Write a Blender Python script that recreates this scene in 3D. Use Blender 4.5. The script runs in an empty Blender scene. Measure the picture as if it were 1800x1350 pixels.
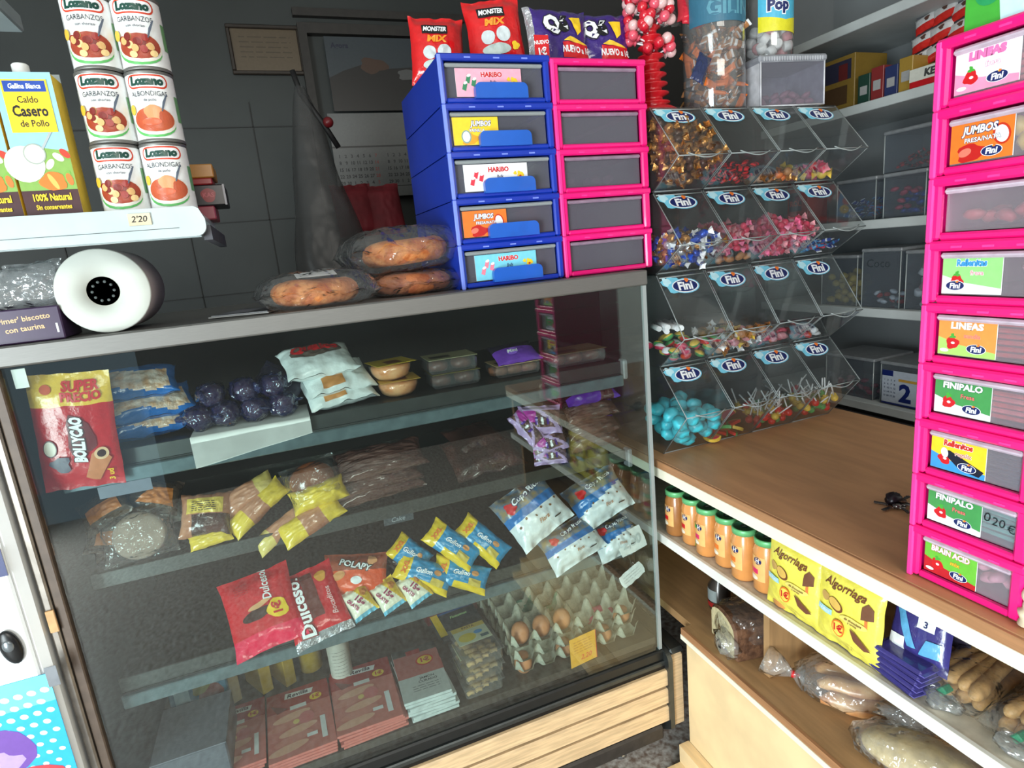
import bpy, math, random
from mathutils import Vector, Matrix, noise
from mathutils.geometry import tessellate_polygon
SC = bpy.context.scene
COL = SC.collection
PI = math.pi
# ------------------------------------------------------------------ camera
CAMR = Matrix(((0.92623837, 0.16640075, -0.33822073), (-0.36501398, 0.17205081, -0.91496629), (-0.09405992, 0.97093219, 0.22009867)))
CAMP = Vector((0, 0, 1.5))
cd = bpy.data.cameras.new('camera'); cam = bpy.data.objects.new('camera', cd); COL.objects.link(cam)
cd.sensor_width = 36; cd.lens = 21.0; cd.clip_start = 0.02; cd.clip_end = 60
cam.matrix_world = Matrix.Translation(CAMP) @ CAMR.to_4x4()
SC.camera = cam
# ------------------------------------------------------------------ world, light, exposure
w = bpy.data.worlds.new('world'); SC.world = w; w.use_nodes = True
bg = w.node_tree.nodes['Background']; bg.inputs[0].default_value = (0.62, 0.85, 1.0, 1); bg.inputs[1].default_value = 0.6
def area(name, loc, target, sx, sy, power, color, spread=PI):
    d = bpy.data.lights.new(name, 'AREA'); d.shape = 'RECTANGLE'; d.size = sx; d.size_y = sy; d.energy = power; d.color = color; d.spread = spread
    o = bpy.data.objects.new(name, d); COL.objects.link(o); o.location = loc
    o.rotation_euler = (Vector(target) - Vector(loc)).to_track_quat('-Z', 'Y').to_euler(); return o
area('doorway_daylight', (-2.05, -1.15, .85), (0.8, 0.55, 0.45), 1.3, 1.6, 180, (0.86, 0.97, 1.0))
area('shop_window_daylight', (0.3, -1.9, 2.25), (0.9, 0.5, 0.9), 1.6, 0.5, 44, (1.0, 0.95, 0.86))
SC.view_settings.view_transform = 'Standard'; SC.view_settings.look = 'None'
SC.view_settings.exposure = 0.0; SC.view_settings.gamma = 1.0; SC.view_settings.use_curve_mapping = False
SC.cycles.transparent_max_bounces = 32; SC.cycles.max_bounces = 8

def at(px, py, axis, val):
    """the point of the place seen at a photo pixel, on the plane axis = val"""
    d = CAMR @ Vector((px - 900, -(py - 675), -1050.0))
    t = (val - CAMP[axis]) / d[axis]
    return CAMP + d * t
# ------------------------------------------------------------------ materials
MATS = {}
def lin(c):
    return tuple((v / 255 / 12.92 if v / 255 <= 0.04045 else ((v / 255 + 0.055) / 1.055) ** 2.4) for v in c)
def nodemat(name):
    m = bpy.data.materials.new(name); m.use_nodes = True; nt = m.node_tree
    return m, nt, nt.nodes['Principled BSDF'], nt.nodes['Material Output']
def surf(key, col, rough=0.45, metal=0.0, var=0.06, scale=40, bump=0.0, bscale=60, coat=0.0, stretch=None, sub=0.0, col2=None):
    if key in MATS: return key
    m, nt, b, o = nodemat(key)
    c = lin(col); c2 = lin(col2) if col2 else tuple(max(0, v * (1 - var * 4)) for v in c)
    tc = nt.nodes.new('ShaderNodeTexCoord'); mp = nt.nodes.new('ShaderNodeMapping'); nt.links.new(tc.outputs['Object'], mp.inputs[0])
    if stretch: mp.inputs['Scale'].default_value = stretch
    n = nt.nodes.new('ShaderNodeTexNoise'); n.inputs['Scale'].default_value = scale; n.inputs['Detail'].default_value = 3
    nt.links.new(mp.outputs[0], n.inputs['Vector'])
    r = nt.nodes.new('ShaderNodeValToRGB'); r.color_ramp.elements[0].position = 0.35; r.color_ramp.elements[1].position = 0.65
    r.color_ramp.elements[0].color = (*c2, 1); r.color_ramp.elements[1].color = (*c, 1)
    nt.links.new(n.outputs[0], r.inputs[0]); nt.links.new(r.outputs[0], b.inputs['Base Color'])
    b.inputs['Roughness'].default_value = rough; b.inputs['Metallic'].default_value = metal; b.inputs['Coat Weight'].default_value = coat
    if sub: b.inputs['Subsurface Weight'].default_value = sub; b.inputs['Subsurface Radius'].default_value = (.01, .006, .004)
    if bump:
        n2 = nt.nodes.new('ShaderNodeTexNoise'); n2.inputs['Scale'].default_value = bscale; n2.inputs['Detail'].default_value = 4
        nt.links.new(mp.outputs[0], n2.inputs['Vector'])
        bp = nt.nodes.new('ShaderNodeBump'); bp.inputs['Strength'].default_value = bump; bp.inputs['Distance'].default_value = 0.01
        nt.links.new(n2.outputs[0], bp.inputs['Height']); nt.links.new(bp.outputs[0], b.inputs['Normal'])
    MATS[key] = m; return key
def P(r, g, b, rough=0.35):
    """printed / moulded plastic of one colour"""
    return surf('print_%d_%d_%d_%d' % (r, g, b, rough * 100), (r, g, b), rough, var=0.02, scale=90)
def MY(r, g, b):
    """thin glossy wrapper film of one colour"""
    return surf('wrap_%d_%d_%d' % (r, g, b), (r, g, b), 0.24, var=0.03, scale=60, bump=0.25, bscale=55, coat=0.4)
def clear(key, tint=(255, 255, 255), opacity=0.06, rough=0.05, bump=0.0, bscale=40, refl=1.0, body=None):
    """see-through sheet: passes light straight, mirrors by angle, and has a faint body colour"""
    if key in MATS: return key
    m = bpy.data.materials.new(key); m.use_nodes = True; nt = m.node_tree; nt.nodes.clear()
    o = nt.nodes.new('ShaderNodeOutputMaterial'); t = nt.nodes.new('ShaderNodeBsdfTransparent'); t.inputs[0].default_value = (*lin(tint), 1)
    d = nt.nodes.new('ShaderNodeBsdfDiffuse'); d.inputs[0].default_value = (*lin(body or tint), 1)
    g = nt.nodes.new('ShaderNodeBsdfGlossy'); g.inputs['Roughness'].default_value = rough
    f = nt.nodes.new('ShaderNodeFresnel'); f.inputs[0].default_value = 1.5
    mu = nt.nodes.new('ShaderNodeMath'); mu.operation = 'MULTIPLY'; mu.inputs[1].default_value = refl; mu.use_clamp = True
    m1 = nt.nodes.new('ShaderNodeMixShader'); m2 = nt.nodes.new('ShaderNodeMixShader'); m1.inputs[0].default_value = opacity
    L = nt.links.new
    ge = nt.nodes.new('ShaderNodeNewGeometry'); io = nt.nodes.new('ShaderNodeMath'); io.operation = 'MULTIPLY_ADD'; io.inputs[1].default_value = 1 / 1.5 - 1.5; io.inputs[2].default_value = 1.5
    nt.links.new(ge.outputs['Backfacing'], io.inputs[0]); nt.links.new(io.outputs[0], f.inputs[0])
    L(t.outputs[0], m1.inputs[1]); L(d.outputs[0], m1.inputs[2]); L(f.outputs[0], mu.inputs[0]); L(mu.outputs[0], m2.inputs[0])
    L(m1.outputs[0], m2.inputs[1]); L(g.outputs[0], m2.inputs[2]); L(m2.outputs[0], o.inputs[0])
    if bump:
        tc = nt.nodes.new('ShaderNodeTexCoord'); n = nt.nodes.new('ShaderNodeTexNoise'); n.inputs['Scale'].default_value = bscale; n.inputs['Detail'].default_value = 2
        L(tc.outputs['Object'], n.inputs['Vector']); bp = nt.nodes.new('ShaderNodeBump'); bp.inputs['Strength'].default_value = bump; bp.inputs['Distance'].default_value = 0.02
        L(n.outputs[0], bp.inputs['Height']); L(bp.outputs[0], g.inputs['Normal']); L(bp.outputs[0], f.inputs['Normal'])
    MATS[key] = m; return key
GLASS = clear('case_glass', (243, 249, 247), 0.003, 0.004, refl=1.7)
ACRYL = clear('acrylic', (250, 251, 251), 0.010, 0.04)
AEDGE = clear('acrylic_edge', (190, 196, 196), 0.55, 0.15, body=(190, 198, 198))
FROST = clear('frosted_plastic', (205, 205, 212), 0.42, 0.25, body=(120, 118, 130))
DRAWC = clear('drawer_clear', (225, 225, 232), 0.20, 0.15, body=(150, 150, 162))
FILM = clear('film', (250, 251, 251), 0.03, 0.10, bump=1.0, bscale=38, refl=1.7)
FILMW = clear('film_milky', (250, 252, 252), 0.12, 0.14, bump=1.0, bscale=34, refl=2.6, body=(245, 250, 252))
TUB = clear('tub_plastic', (235, 238, 240), 0.16, 0.12, body=(200, 205, 210))
STEEL = surf('brushed_steel', (122, 121, 118), 0.5, 0.6, 0.03, 30, stretch=(1, 40, 40))
STEELD = surf('dark_steel', (88, 92, 92), 0.35, 0.8, 0.04, 30)
CHROME = surf('chrome', (200, 204, 208), 0.12, 1.0, 0.02)
BLACK = surf('black_plastic', (16, 16, 18), 0.35)
DARK = surf('case_inner', (30, 31, 32), 0.5, 0.2, 0.06, 8)
DARKG = surf('case_inner_green', (26, 34, 33), 0.4, 0.3, 0.05, 6)
WHITEM = surf('white_enamel', (184, 198, 200), 0.3, 0, 0.02, 20, coat=0.3)
WHITEW = surf('white_melamine', (232, 232, 224), 0.35, 0, 0.02, 20)
BROWN = surf('brown_laminate', (196, 146, 104), 0.4, 0, 0.045, 5, stretch=(6, 1, 1), bump=0.03, bscale=80)
BROWNE = surf('brown_edge', (176, 126, 86), 0.45, 0, 0.06, 30, stretch=(1, .2, 6))
BEECH = surf('beech_board', (244, 214, 166), 0.45, 0, 0.035, 10, stretch=(8, 1, 1))
BEECHD = surf('beech_shelf', (182, 142, 98), 0.45, 0, 0.05, 8, stretch=(8, 1, 1))
SLAT = surf('slat_wood', (224, 192, 150), 0.30, 0, 0.07, 14, stretch=(1, 8, 12), coat=0.3)
CREAM = surf('cream_strip', (240, 234, 212), 0.4, 0, 0.015, 20)
STICKW = P(238, 240, 240)
PAPER = surf('paper', (236, 236, 234), 0.8, 0, 0.02, 30)
# ------------------------------------------------------------------ mesh builder
TXT = {}
def text2d(s, bold=0.0):
    k = (s, round(bold, 3))
    if k in TXT: return TXT[k]
    c = bpy.data.curves.new('lettering', 'FONT'); c.body = s; c.align_x = 'CENTER'; c.align_y = 'CENTER'; c.resolution_u = 2; c.offset = bold
    o = bpy.data.objects.new('lettering', c); me = bpy.data.meshes.new_from_object(o)
    vs = [(v.co.x, v.co.y) for v in me.vertices]; fs = [tuple(p.vertices) for p in me.polygons]
    bpy.data.objects.remove(o); bpy.data.curves.remove(c); bpy.data.meshes.remove(me)
    TXT[k] = (vs, fs); return TXT[k]
class MB:
    def __init__(s): s.v = []; s.f = []; s.k = []; s.sm = []
    def face(s, idx, key, sm=False): s.f.append(tuple(idx)); s.k.append(key); s.sm.append(sm)
    def add(s, vs, fs, key, sm=False, M=None):
        b = len(s.v); s.v += [tuple(M @ Vector(v)) if M else tuple(v) for v in vs]
        for i, f in enumerate(fs): s.face([b + j for j in f], key[i] if isinstance(key, list) else key, sm)
        return s
    def box(s, lo, hi, key, bev=0.0, M=None):
        (x0, y0, z0), (x1, y1, z1) = lo, hi
        bev = min(bev, (x1 - x0) * .45, (y1 - y0) * .45, (z1 - z0) * .45)
        if bev <= 0:
            vs = [(x, y, z) for z in (z0, z1) for y in (y0, y1) for x in (x0, x1)]
            return s.add(vs, [(0, 2, 3, 1), (4, 5, 7, 6), (0, 1, 5, 4), (2, 6, 7, 3), (0, 4, 6, 2), (1, 3, 7, 5)], key, False, M)
        # chamfered box: 24 verts
        c = ((x0 + x1) / 2, (y0 + y1) / 2, (z0 + z1) / 2); h = ((x1 - x0) / 2, (y1 - y0) / 2, (z1 - z0) / 2)
        vs = []; ix = {}
        for sx in (-1, 1):
            for sy in (-1, 1):
                for sz in (-1, 1):
                    for a in range(3):
                        p = [c[i] + (sx, sy, sz)[i] * (h[i] - (0 if i == a else bev)) for i in range(3)]
                        ix[(sx, sy, sz, a)] = len(vs); vs.append(p)
        fs = []
        for a in range(3):
            b_, c_ = (a + 1) % 3, (a + 2) % 3
            for sg in (-1, 1):
                q = []
                for (u, v) in ((-1, -1), (1, -1), (1, 1), (-1, 1)):
                    t = [0, 0, 0]; t[a] = sg; t[b_] = u; t[c_] = v; q.append(ix[(*t, a)])
                fs.append(q if sg > 0 else q[::-1])
            for u in (-1, 1):
                for v in (-1, 1):
                    q = []
                    for (sg, ax) in ((-1, b_), (1, b_), (1, c_), (-1, c_)):
                        t = [0, 0, 0]; t[a] = sg; t[b_] = u; t[c_] = v; q.append(ix[(*t, ax)])
                    fs.append(q if u * v < 0 else q[::-1])
        for sx in (-1, 1):
            for sy in (-1, 1):
                for sz in (-1, 1):
                    q = [ix[(sx, sy, sz, a)] for a in range(3)]
                    fs.append(q if sx * sy * sz > 0 else q[::-1])
        return s.add(vs, fs, key, False, M)
    def prism(s, pts, axis, a0, a1, key, M=None):
        """polygon pts (in the other two axes, cyclic order) extruded along axis"""
        n = len(pts); vs = []
        for a in (a0, a1):
            for (p, q) in pts:
                t = [0, 0, 0]; t[axis] = a; t[(axis + 1) % 3] = p; t[(axis + 2) % 3] = q; vs.append(t)
        fs = [tuple(range(n))[::-1], tuple(range(n, 2 * n))] + [(i, (i + 1) % n, n + (i + 1) % n, n + i) for i in range(n)]
        return s.add(vs, fs, key, False, M)
    def lathe(s, prof, key, n=24, M=None, sm=True, arc=None):
        """prof: list of (r, z) or (r, z, key)"""
        b = len(s.v); m = len(prof)
        for (p) in prof:
            r, z = p[0], p[1]
            for i in range(n):
                a = 2 * PI * i / n; q = Vector((r * math.cos(a), r * math.sin(a), z)); s.v.append(tuple(M @ q) if M else tuple(q))
        for j in range(m - 1):
            k = prof[j][2] if len(prof[j]) > 2 else key
            for i in range(n):
                s.face((b + j * n + i, b + j * n + (i + 1) % n, b + (j + 1) * n + (i + 1) % n, b + (j + 1) * n + i), k, sm)
        if prof[0][0] > 0: s.face([b + i for i in range(n)][::-1], prof[0][2] if len(prof[0]) > 2 else key)
        if prof[-1][0] > 0: s.face([b + (m - 1) * n + i for i in range(n)], prof[-2][2] if len(prof[-2]) > 2 else key)
        return s
    def tube(s, pts, r, key, n=8, M=None, taper=None):
        b = len(s.v); m = len(pts); pts = [Vector(p) for p in pts]
        for j, p in enumerate(pts):
            d = (pts[min(j + 1, m - 1)] - pts[max(j - 1, 0)]).normalized()
            u = d.cross(Vector((0, 0, 1)))
            if u.length < .05: u = d.cross(Vector((1, 0, 0)))
            u.normalize(); v = d.cross(u)
            rr = r * (taper[j] if taper else 1)
            for i in range(n):
                a = 2 * PI * i / n; q = p + (u * math.cos(a) + v * math.sin(a)) * rr; s.v.append(tuple(M @ q) if M else tuple(q))
        for j in range(m - 1):
            for i in range(n): s.face((b + j * n + i, b + j * n + (i + 1) % n, b + (j + 1) * n + (i + 1) % n, b + (j + 1) * n + i), key, True)
        s.face([b + i for i in range(n)][::-1], key); s.face([b + (m - 1) * n + i for i in range(n)], key); return s
    def ball(s, c, r, key, n=14, m=9, M=None, f=None, keyf=None):
        r = (r, r, r) if not hasattr(r, '__len__') else r; b = len(s.v)
        for j in range(m + 1):
            th = PI * j / m
            for i in range(n):
                a = 2 * PI * i / n; d = Vector((math.sin(th) * math.cos(a), math.sin(th) * math.sin(a), math.cos(th)))
                g = f(d) if f else 1
                q = Vector((c[0] + r[0] * d.x * g, c[1] + r[1] * d.y * g, c[2] + r[2] * d.z * g)); s.v.append(tuple(M @ q) if M else tuple(q))
        for j in range(m):
            for i in range(n):
                s.face((b + j * n + i, b + (j + 1) * n + i, b + (j + 1) * n + (i + 1) % n, b + j * n + (i + 1) % n), keyf(j, i) if keyf else key, True)
        return s
    def grid(s, fn, nu, nv, keyf, flip=False, sm=True):
        b = len(s.v)
        for j in range(nv + 1):
            for i in range(nu + 1): s.v.append(tuple(fn(i / nu, j / nv)))
        for j in range(nv):
            for i in range(nu):
                q = (b + j * (nu + 1) + i, b + j * (nu + 1) + i + 1, b + (j + 1) * (nu + 1) + i + 1, b + (j + 1) * (nu + 1) + i)
                s.face(q[::-1] if flip else q, keyf((i + .5) / nu, (j + .5) / nv) if callable(keyf) else keyf, sm)
        return s
    def build(s, name, parent=None, M=None, fix=False):
        me = bpy.data.meshes.new(name); me.from_pydata(s.v, [], s.f)
        keys = []; idx = []
        kk = {}
        for k in s.k:
            if k not in kk: kk[k] = len(keys); keys.append(k); me.materials.append(MATS[k])
            idx.append(kk[k])
        me.polygons.foreach_set('material_index', idx); me.polygons.foreach_set('use_smooth', s.sm)
        if fix:
            import bmesh
            bm = bmesh.new(); bm.from_mesh(me); bmesh.ops.recalc_face_normals(bm, faces=bm.faces); bm.to_mesh(me); bm.free()
        me.update()
        o = bpy.data.objects.new(name, me); COL.objects.link(o)
        if parent: o.parent = parent
        if M is not None:
            if parent: o.matrix_local = M
            else: o.matrix_world = M
        return o
class Art:
    """prints flat shapes and lettering onto a surface through the map fn(x, y, lift)"""
    def __init__(s, mb, fn, step=None, maxl=0.02):
        s.mb = mb; s.fn = fn; s.h = 0.0003; s.st = step or (0.00006 if maxl >= 1 else 0.00013); s.ml = maxl; s.tl = 0 if maxl >= 1 else .0004
    def _tri(s, tri, key, d=0):
        a, b, c = tri
        L = max((a - b).length, (b - c).length, (c - a).length)
        if L > s.ml and d < 5:
            ab, bc, ca = (a + b) / 2, (b + c) / 2, (c + a) / 2
            for t in ((a, ab, ca), (ab, b, bc), (ca, bc, c), (ab, bc, ca)): s._tri(t, key, d + 1)
            return
        n = len(s.mb.v)
        for p in tri: s.mb.v.append(tuple(s.fn(p.x, p.y, s.h)))
        s.mb.face((n, n + 1, n + 2), key)
    def poly(s, pts, key):
        P3 = [Vector((p[0], p[1], 0)) for p in pts]; s.h += s.st
        for t in tessellate_polygon([P3]):
            q = [P3[i].to_2d() for i in t]
            if (q[1] - q[0]).cross(q[2] - q[0]) < 0: q = q[::-1]
            s._tri(tuple(q), key)
        return s
    def rect(s, x0, y0, x1, y1, key): return s.poly([(x0, y0), (x1, y0), (x1, y1), (x0, y1)], key)
    def ell(s, cx, cy, rx, ry, key, rot=0, n=20):
        c, d = math.cos(rot), math.sin(rot)
        return s.poly([(cx + rx * math.cos(2 * PI * i / n) * c - ry * math.sin(2 * PI * i / n) * d, cy + rx * math.cos(2 * PI * i / n) * d + ry * math.sin(2 * PI * i / n) * c) for i in range(n)], key)
    def blob(s, cx, cy, r, key, seed=0, amp=.25, n=18, sx=1, sy=1):
        rg = random.Random(seed); ph = [rg.uniform(0, 6.28) for _ in range(3)]
        return s.poly([(cx + sx * r * (1 + amp * math.sin(3 * t + ph[0]) * .6 + amp * math.sin(5 * t + ph[1]) * .4) * math.cos(t), cy + sy * r * (1 + amp * math.sin(3 * t + ph[0]) * .6 + amp * math.sin(5 * t + ph[1]) * .4) * math.sin(t)) for t in [2 * PI * i / n for i in range(n)]], key)
    def text(s, t, cx, cy, size, key, rot=0, bold=0.02, shear=0, out=None, ow=0.07, sx=1.0, wave=0):
        if out: s._text(t, cx, cy, size, out, rot, bold + ow, shear, sx, wave)
        s._text(t, cx, cy, size, key, rot, bold, shear, sx, wave); return s
    def _text(s, t, cx, cy, size, key, rot, bold, shear, sx, wave):
        vs, fs = text2d(t, bold); s.h += s.st; n = len(s.mb.v); c, d = math.cos(rot), math.sin(rot)
        for (x, y) in vs:
            X = (x * sx + y * shear) * size; Y = y * size + wave * x * x * size
            s.mb.v.append(tuple(s.fn(cx + X * c - Y * d, cy + X * d + Y * c, s.h + s.tl)))
        for f in fs: s.mb.face([n + i for i in f], key)
    def scribble(s, x0, y0, x1, rows, dy, key, th=0.0008, seed=1):
        rg = random.Random(seed); s.h += s.st
        for r in range(rows):
            x = x0; y = y0 - r * dy
            while x < x1:
                l = rg.uniform(.3, 1) * (x1 - x0) * .3; e = min(x + l, x1); s.h -= s.st; s.rect(x, y, e, y + th, key); x = e + (x1 - x0) * .05
        s.h += s.st
def plane(o, ex, ey):
    o, ex, ey = Vector(o), Vector(ex), Vector(ey); n = ex.cross(ey)
    return lambda x, y, h: o + ex * x + ey * y + n * h
def cyl(R, z0, a0=-PI / 2):
    return lambda x, y, h: Vector(((R + h) * math.cos(a0 + x / R), (R + h) * math.sin(a0 + x / R), z0 + y))
def FR(loc, x=(1, 0, 0), n=(0, -1, 0)):
    """frame: local x along x, local z along n"""
    n = Vector(n).normalized(); x = Vector(x); x = (x - n * x.dot(n)).normalized(); y = n.cross(x)
    m = Matrix((x, y, n)).transposed().to_4x4(); m.translation = Vector(loc); return m
def tag(o, label, cat, group=None, kind=None):
    if label: o['label'] = label
    if cat: o['category'] = cat
    if group: o['group'] = group
    if kind: o['kind'] = kind
    return o
def struct(name, mb, label=None):
    o = mb.build(name); o['kind'] = 'structure'; return o
def root(name, M, label, cat, group=None):
    o = bpy.data.objects.new(name, None); o.empty_display_size = .05; COL.objects.link(o)
    o.matrix_world = M if isinstance(M, Matrix) else Matrix.Translation(Vector(M)); return tag(o, label, cat, group)
def kids(o): return [c for c in bpy.data.objects if c.parent == o]
def copy_tree(o, M=None, label=None, group=None, parent=None):
    c = o.copy(); COL.objects.link(c); c.parent = parent
    if M is not None: c.matrix_world = M
    if label: c['label'] = label
    if group: c['group'] = group
    for ch in kids(o):
        copy_tree(ch, parent=c)
    return c
# ------------------------------------------------------------------ soft pack
def pillow(mb, w, h, t, key, wr=1.0, seed=0, back=None, ends='v', e=2.2, ruffle=.012, nu=26, nv=26, bt=0.5, pinch=.06):
    """a filled pouch, front along +z; key(u,v) with u,v in -1..1; returns the map for printing on its front"""
    rg = random.Random(seed); off = Vector((rg.uniform(0, 50), rg.uniform(0, 50), rg.uniform(0, 50))); ph = [rg.uniform(0, 6) for _ in range(4)]
    def pos(u, v, side, lift=0):
        pr = max(0, 1 - abs(u) ** e) ** .55 * max(0, 1 - abs(v) ** (e + .6)) ** .55
        if ends == 'v': pr *= min(1, max(0, (0.93 - abs(v)) / .25) ** .6 if abs(v) < .93 else 0)
        x = u * w / 2 * (1 - pinch * (1 - v * v)) ; y = v * h / 2 * (1 - pinch * .7 * (1 - u * u))
        x += ruffle * w * noise.noise(Vector((u * .5, v * 3, 0)) + off) ; y += ruffle * h * noise.noise(Vector((u * 3, v * .5, 5)) + off)
        fold = math.sin(u * 9 + ph[0] + 2 * v) * .35 + math.sin(u * 17 + ph[1]) * .25 + noise.noise(Vector((u * 2.2, v * 2.2, 9)) + off) * 1.1
        foldv = noise.noise(Vector((u * 5, v * 5, 2)) + off) * .6
        amp = t * .09 * wr
        z = side * t * (bt if side > 0 else 1 - bt) * pr + amp * (fold * abs(v) ** 2.5 * (.3 + .7 * (1 - pr)) + foldv * pr * .7) * (1 if side > 0 else .8)
        return Vector((x, y, z + lift + (0.0006 if side > 0 else 0)))
    kf = key if callable(key) else (lambda u, v: key)
    mb.grid(lambda a, b: pos(a * 2 - 1, b * 2 - 1, 1), nu, nv, lambda a, b: kf(a * 2 - 1, b * 2 - 1))
    mb.grid(lambda a, b: pos(a * 2 - 1, b * 2 - 1, -1), nu, nv, (lambda a, b: back) if back else (lambda a, b: kf(a * 2 - 1, b * 2 - 1)), flip=True)
    return lambda x, y, hh: pos(max(-1, min(1, x * 2 / w)), max(-1, min(1, y * 2 / h)), 1, hh * 2 + .0006)
# ================================================================== the room
FLOORM = surf('terrazzo', (196, 192, 186), 0.4, 0, 0.10, 60, col2=(130, 112, 100))
WALLM = surf('dark_wall_tile', (54, 58, 57), 0.6, 0, 0.05, 3)
WALLW = surf('painted_wall', (196, 196, 190), 0.7, 0, 0.03, 2)
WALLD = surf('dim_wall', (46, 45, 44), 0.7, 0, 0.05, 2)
struct('floor', MB().box((-2.3, -2.1, -.05), (2.4, 3.0, 0), FLOORM))
m = MB().box((-2.3, 2.9, 0), (2.4, 3.0, 2.8), WALLM)
for x in (-1.2, -.75, -.3, .02, .25): m.box((x - .002, 2.895, 0), (x + .002, 2.9, 2.2), WALLD)
for z in (1.0, 1.42, 1.72, 2.1): m.box((-2.3, 2.895, z), (.3, 2.9, z + .004), WALLD)
struct('wall_back', m)
struct('wall_right', MB().box((2.3, -2.1, 0), (2.4, 2.9, 2.8), WALLW))
struct('wall_left', MB().box((-2.4, -2.1, 0), (-2.3, 3.0, 2.8), WALLW))
struct('ceiling', MB().box((-2.4, -2.2, 2.8), (2.4, 3.0, 2.9), WALLW))
m = MB(); m.box((-.95, -2.2, 0), (2.4, -2.1, 2.0), WALLW); m.box((-.95, -2.2, 2.5), (2.4, -2.1, 2.8), WALLW); m.box((1.6, -2.2, 2.0), (2.4, -2.1, 2.5), WALLW)
m.box((-2.3, -2.2, 2.4), (-.95, -2.1, 2.8), WALLW); m.box((-.95, -2.2, 2.0), (-.7, -2.1, 2.5), WALLW)
m.k = [surf('front_wall_dark', (60, 58, 56), .7, 0, .05, 3)] * len(m.k); struct('wall_front', m)
# door frame and dim corridor panel on the back wall
m = MB()
for x in (.26, .90): m.box((x, 2.86, 0), (x + .035, 2.9, 2.46), surf('grey_frame', (52, 48, 45), .6))
m.box((.26, 2.86, 2.46), (.935, 2.9, 2.5), 'grey_frame'); m.box((.25, 2.87, 2.53), (1.0, 2.9, 2.56), 'grey_frame')
struct('trim_1', m)
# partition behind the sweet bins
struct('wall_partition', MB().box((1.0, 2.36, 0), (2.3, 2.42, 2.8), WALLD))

# ------------------------------------------------------------------ refrigerated display case
X0, X1, YF, YB, ZT = -0.47, 0.835, 1.25, 1.86, 1.42
case = root('display_case', (X0, YF, 0), 'long glass fronted chilled display case with steel top and wooden slat skirt', 'display case')
def cpart(name, mb, M=None): return mb.build(name, case, Matrix.Translation(Vector((-X0, -YF, 0))))
cpart('top', MB().box((X0 - .01, YF - .005, ZT - .036), (X1, YB, ZT), STEEL, .003))
cpart('front_glass', MB().box((X0 + .012, YF + .001, .372), (X1 - .012, YF + .007, ZT - .037), GLASS))
g = MB().box((X1 - .010, YF + .001, .372), (X1 - .003, YB - .02, ZT - .037), GLASS)
g.box((X1 - .0125, YF + .0005, .372), (X1 - .0025, YF + .009, ZT - .037), AEDGE); cpart('side_glass', g)
cpart('back_panel', MB().box((X0, YB - .012, .1), (X1, YB, ZT - .037), DARK))
cpart('side_panel', MB().box((X0 - .002, YF + .012, .1), (X0 + .008, YB - .013, ZT - .037), DARKG))
fp = MB(); fp.box((X0 - .022, YF - .012, .1), (X0 - .008, YF + .012, ZT - .038), surf('aluminium_post', (150, 142, 134), .4, .6), .003)
fp.box((X0 - .006, YF - .008, .1), (X0 + .010, YF + .012, ZT - .038), surf('brown_post', (92, 76, 64), .5), .002); cpart('corner_post', fp)
b = MB(); b.box((X0 + .008, YF + .02, .38), (X1 - .012, YB - .013, .40), surf('well_floor', (92, 84, 78), .4, .4)); cpart('well_floor', b)
b = MB(); b.box((X0, YF - .006, .340), (X1, YF + .018, .371), surf('black_rubber', (26, 28, 28), .4), .004); b.box((X0, YF - .012, .325), (X1, YF + .01, .34), STEELD, .003); cpart('sill', b)
sl = MB()
for i in range(3):
    z = .150 + i * .058; sl.box((X0, YF - .022, z), (X1, YF - .006, z + .050), SLAT, .004)
sl.box((X0, YF - .010, .14), (X1, YF - .004, .33), BLACK); cpart('slat_skirt', sl)
b = MB(); b.box((X0, YF - .02, .095), (X1 - .02, YB, .142), surf('plinth_metal', (70, 66, 64), .4, .5), .006); b.box((X0, YF + .02, .142), (X1, YB - .02, .378), BLACK); cpart('plinth', b)
e = MB(); pr = []
for i in range(9):
    a = PI / 2 * i / 8; pr.append((YF - .03 + .03 - .03 * math.sin(a), .372 - .03 + .03 * math.cos(a)))
e.prism([(YF + .02, .372)] + pr + [(YF - .03, .13)] + [(YF + .02, .09)], 0, X1 - .004, X1 + .010, STEELD)
cpart('end_trim', e)
e = MB(); e.box((X1 + .010, YF - .018, .12), (X1 + .055, YF + .30, .352), SLAT, .006); cpart('end_block', e)
e = MB(); e.box((X1 + .008, YF - .020, .352), (X1 + .060, YF + .30, .372), STEELD, .008); cpart('end_cap', e)
for (x, y) in ((-.35, 1.33), (.72, 1.33), (-.35, 1.78), (.72, 1.78)): cpart('leg', MB().lathe([(.022, 0), (.022, .01), (.014, .014), (.014, .095)], CHROME, 14, Matrix.Translation(Vector((x, y, 0)))))
# shelves of the case (each with rail and end cap)
def cshelf(z, yf, drop, keyt):
    s = MB(); s.box((X0 + .03, yf, z - .006), (X1 - .035, YB - .014, z), keyt)
    o = cpart('shelf', s)
    r = MB(); r.box((X0 + .03, yf - .004, z - .03), (X1 - .04, yf, z + .002), STEELD, .001)
    if drop:
        r.box((X0 + .03, yf - .016, z - .062), (X1 - .04, yf - .005, z - .033), surf('label_rail', (110, 128, 134), .3, .5), .002); r.box((X0 + .03, yf - .005, z - .035), (X1 - .04, yf + .03, z - .030), STEELD)
    r.build('price_rail', o)
    c = MB(); c.box((X1 - .040, yf - .018, z - .045), (X1 - .027, yf + .01, z + .006), surf('grey_cap', (120, 122, 126), .4), .003); c.build('end_cap', o)
SG = clear('shelf_glass', (238, 244, 242), .10, .06, body=(40, 46, 46))
cshelf(1.188, 1.33, True, surf('shelf_steel', (60, 60, 60), .4, .5)); cshelf(.945, 1.33, False, SG); cshelf(.705, 1.33, True, 'shelf_steel')

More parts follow.
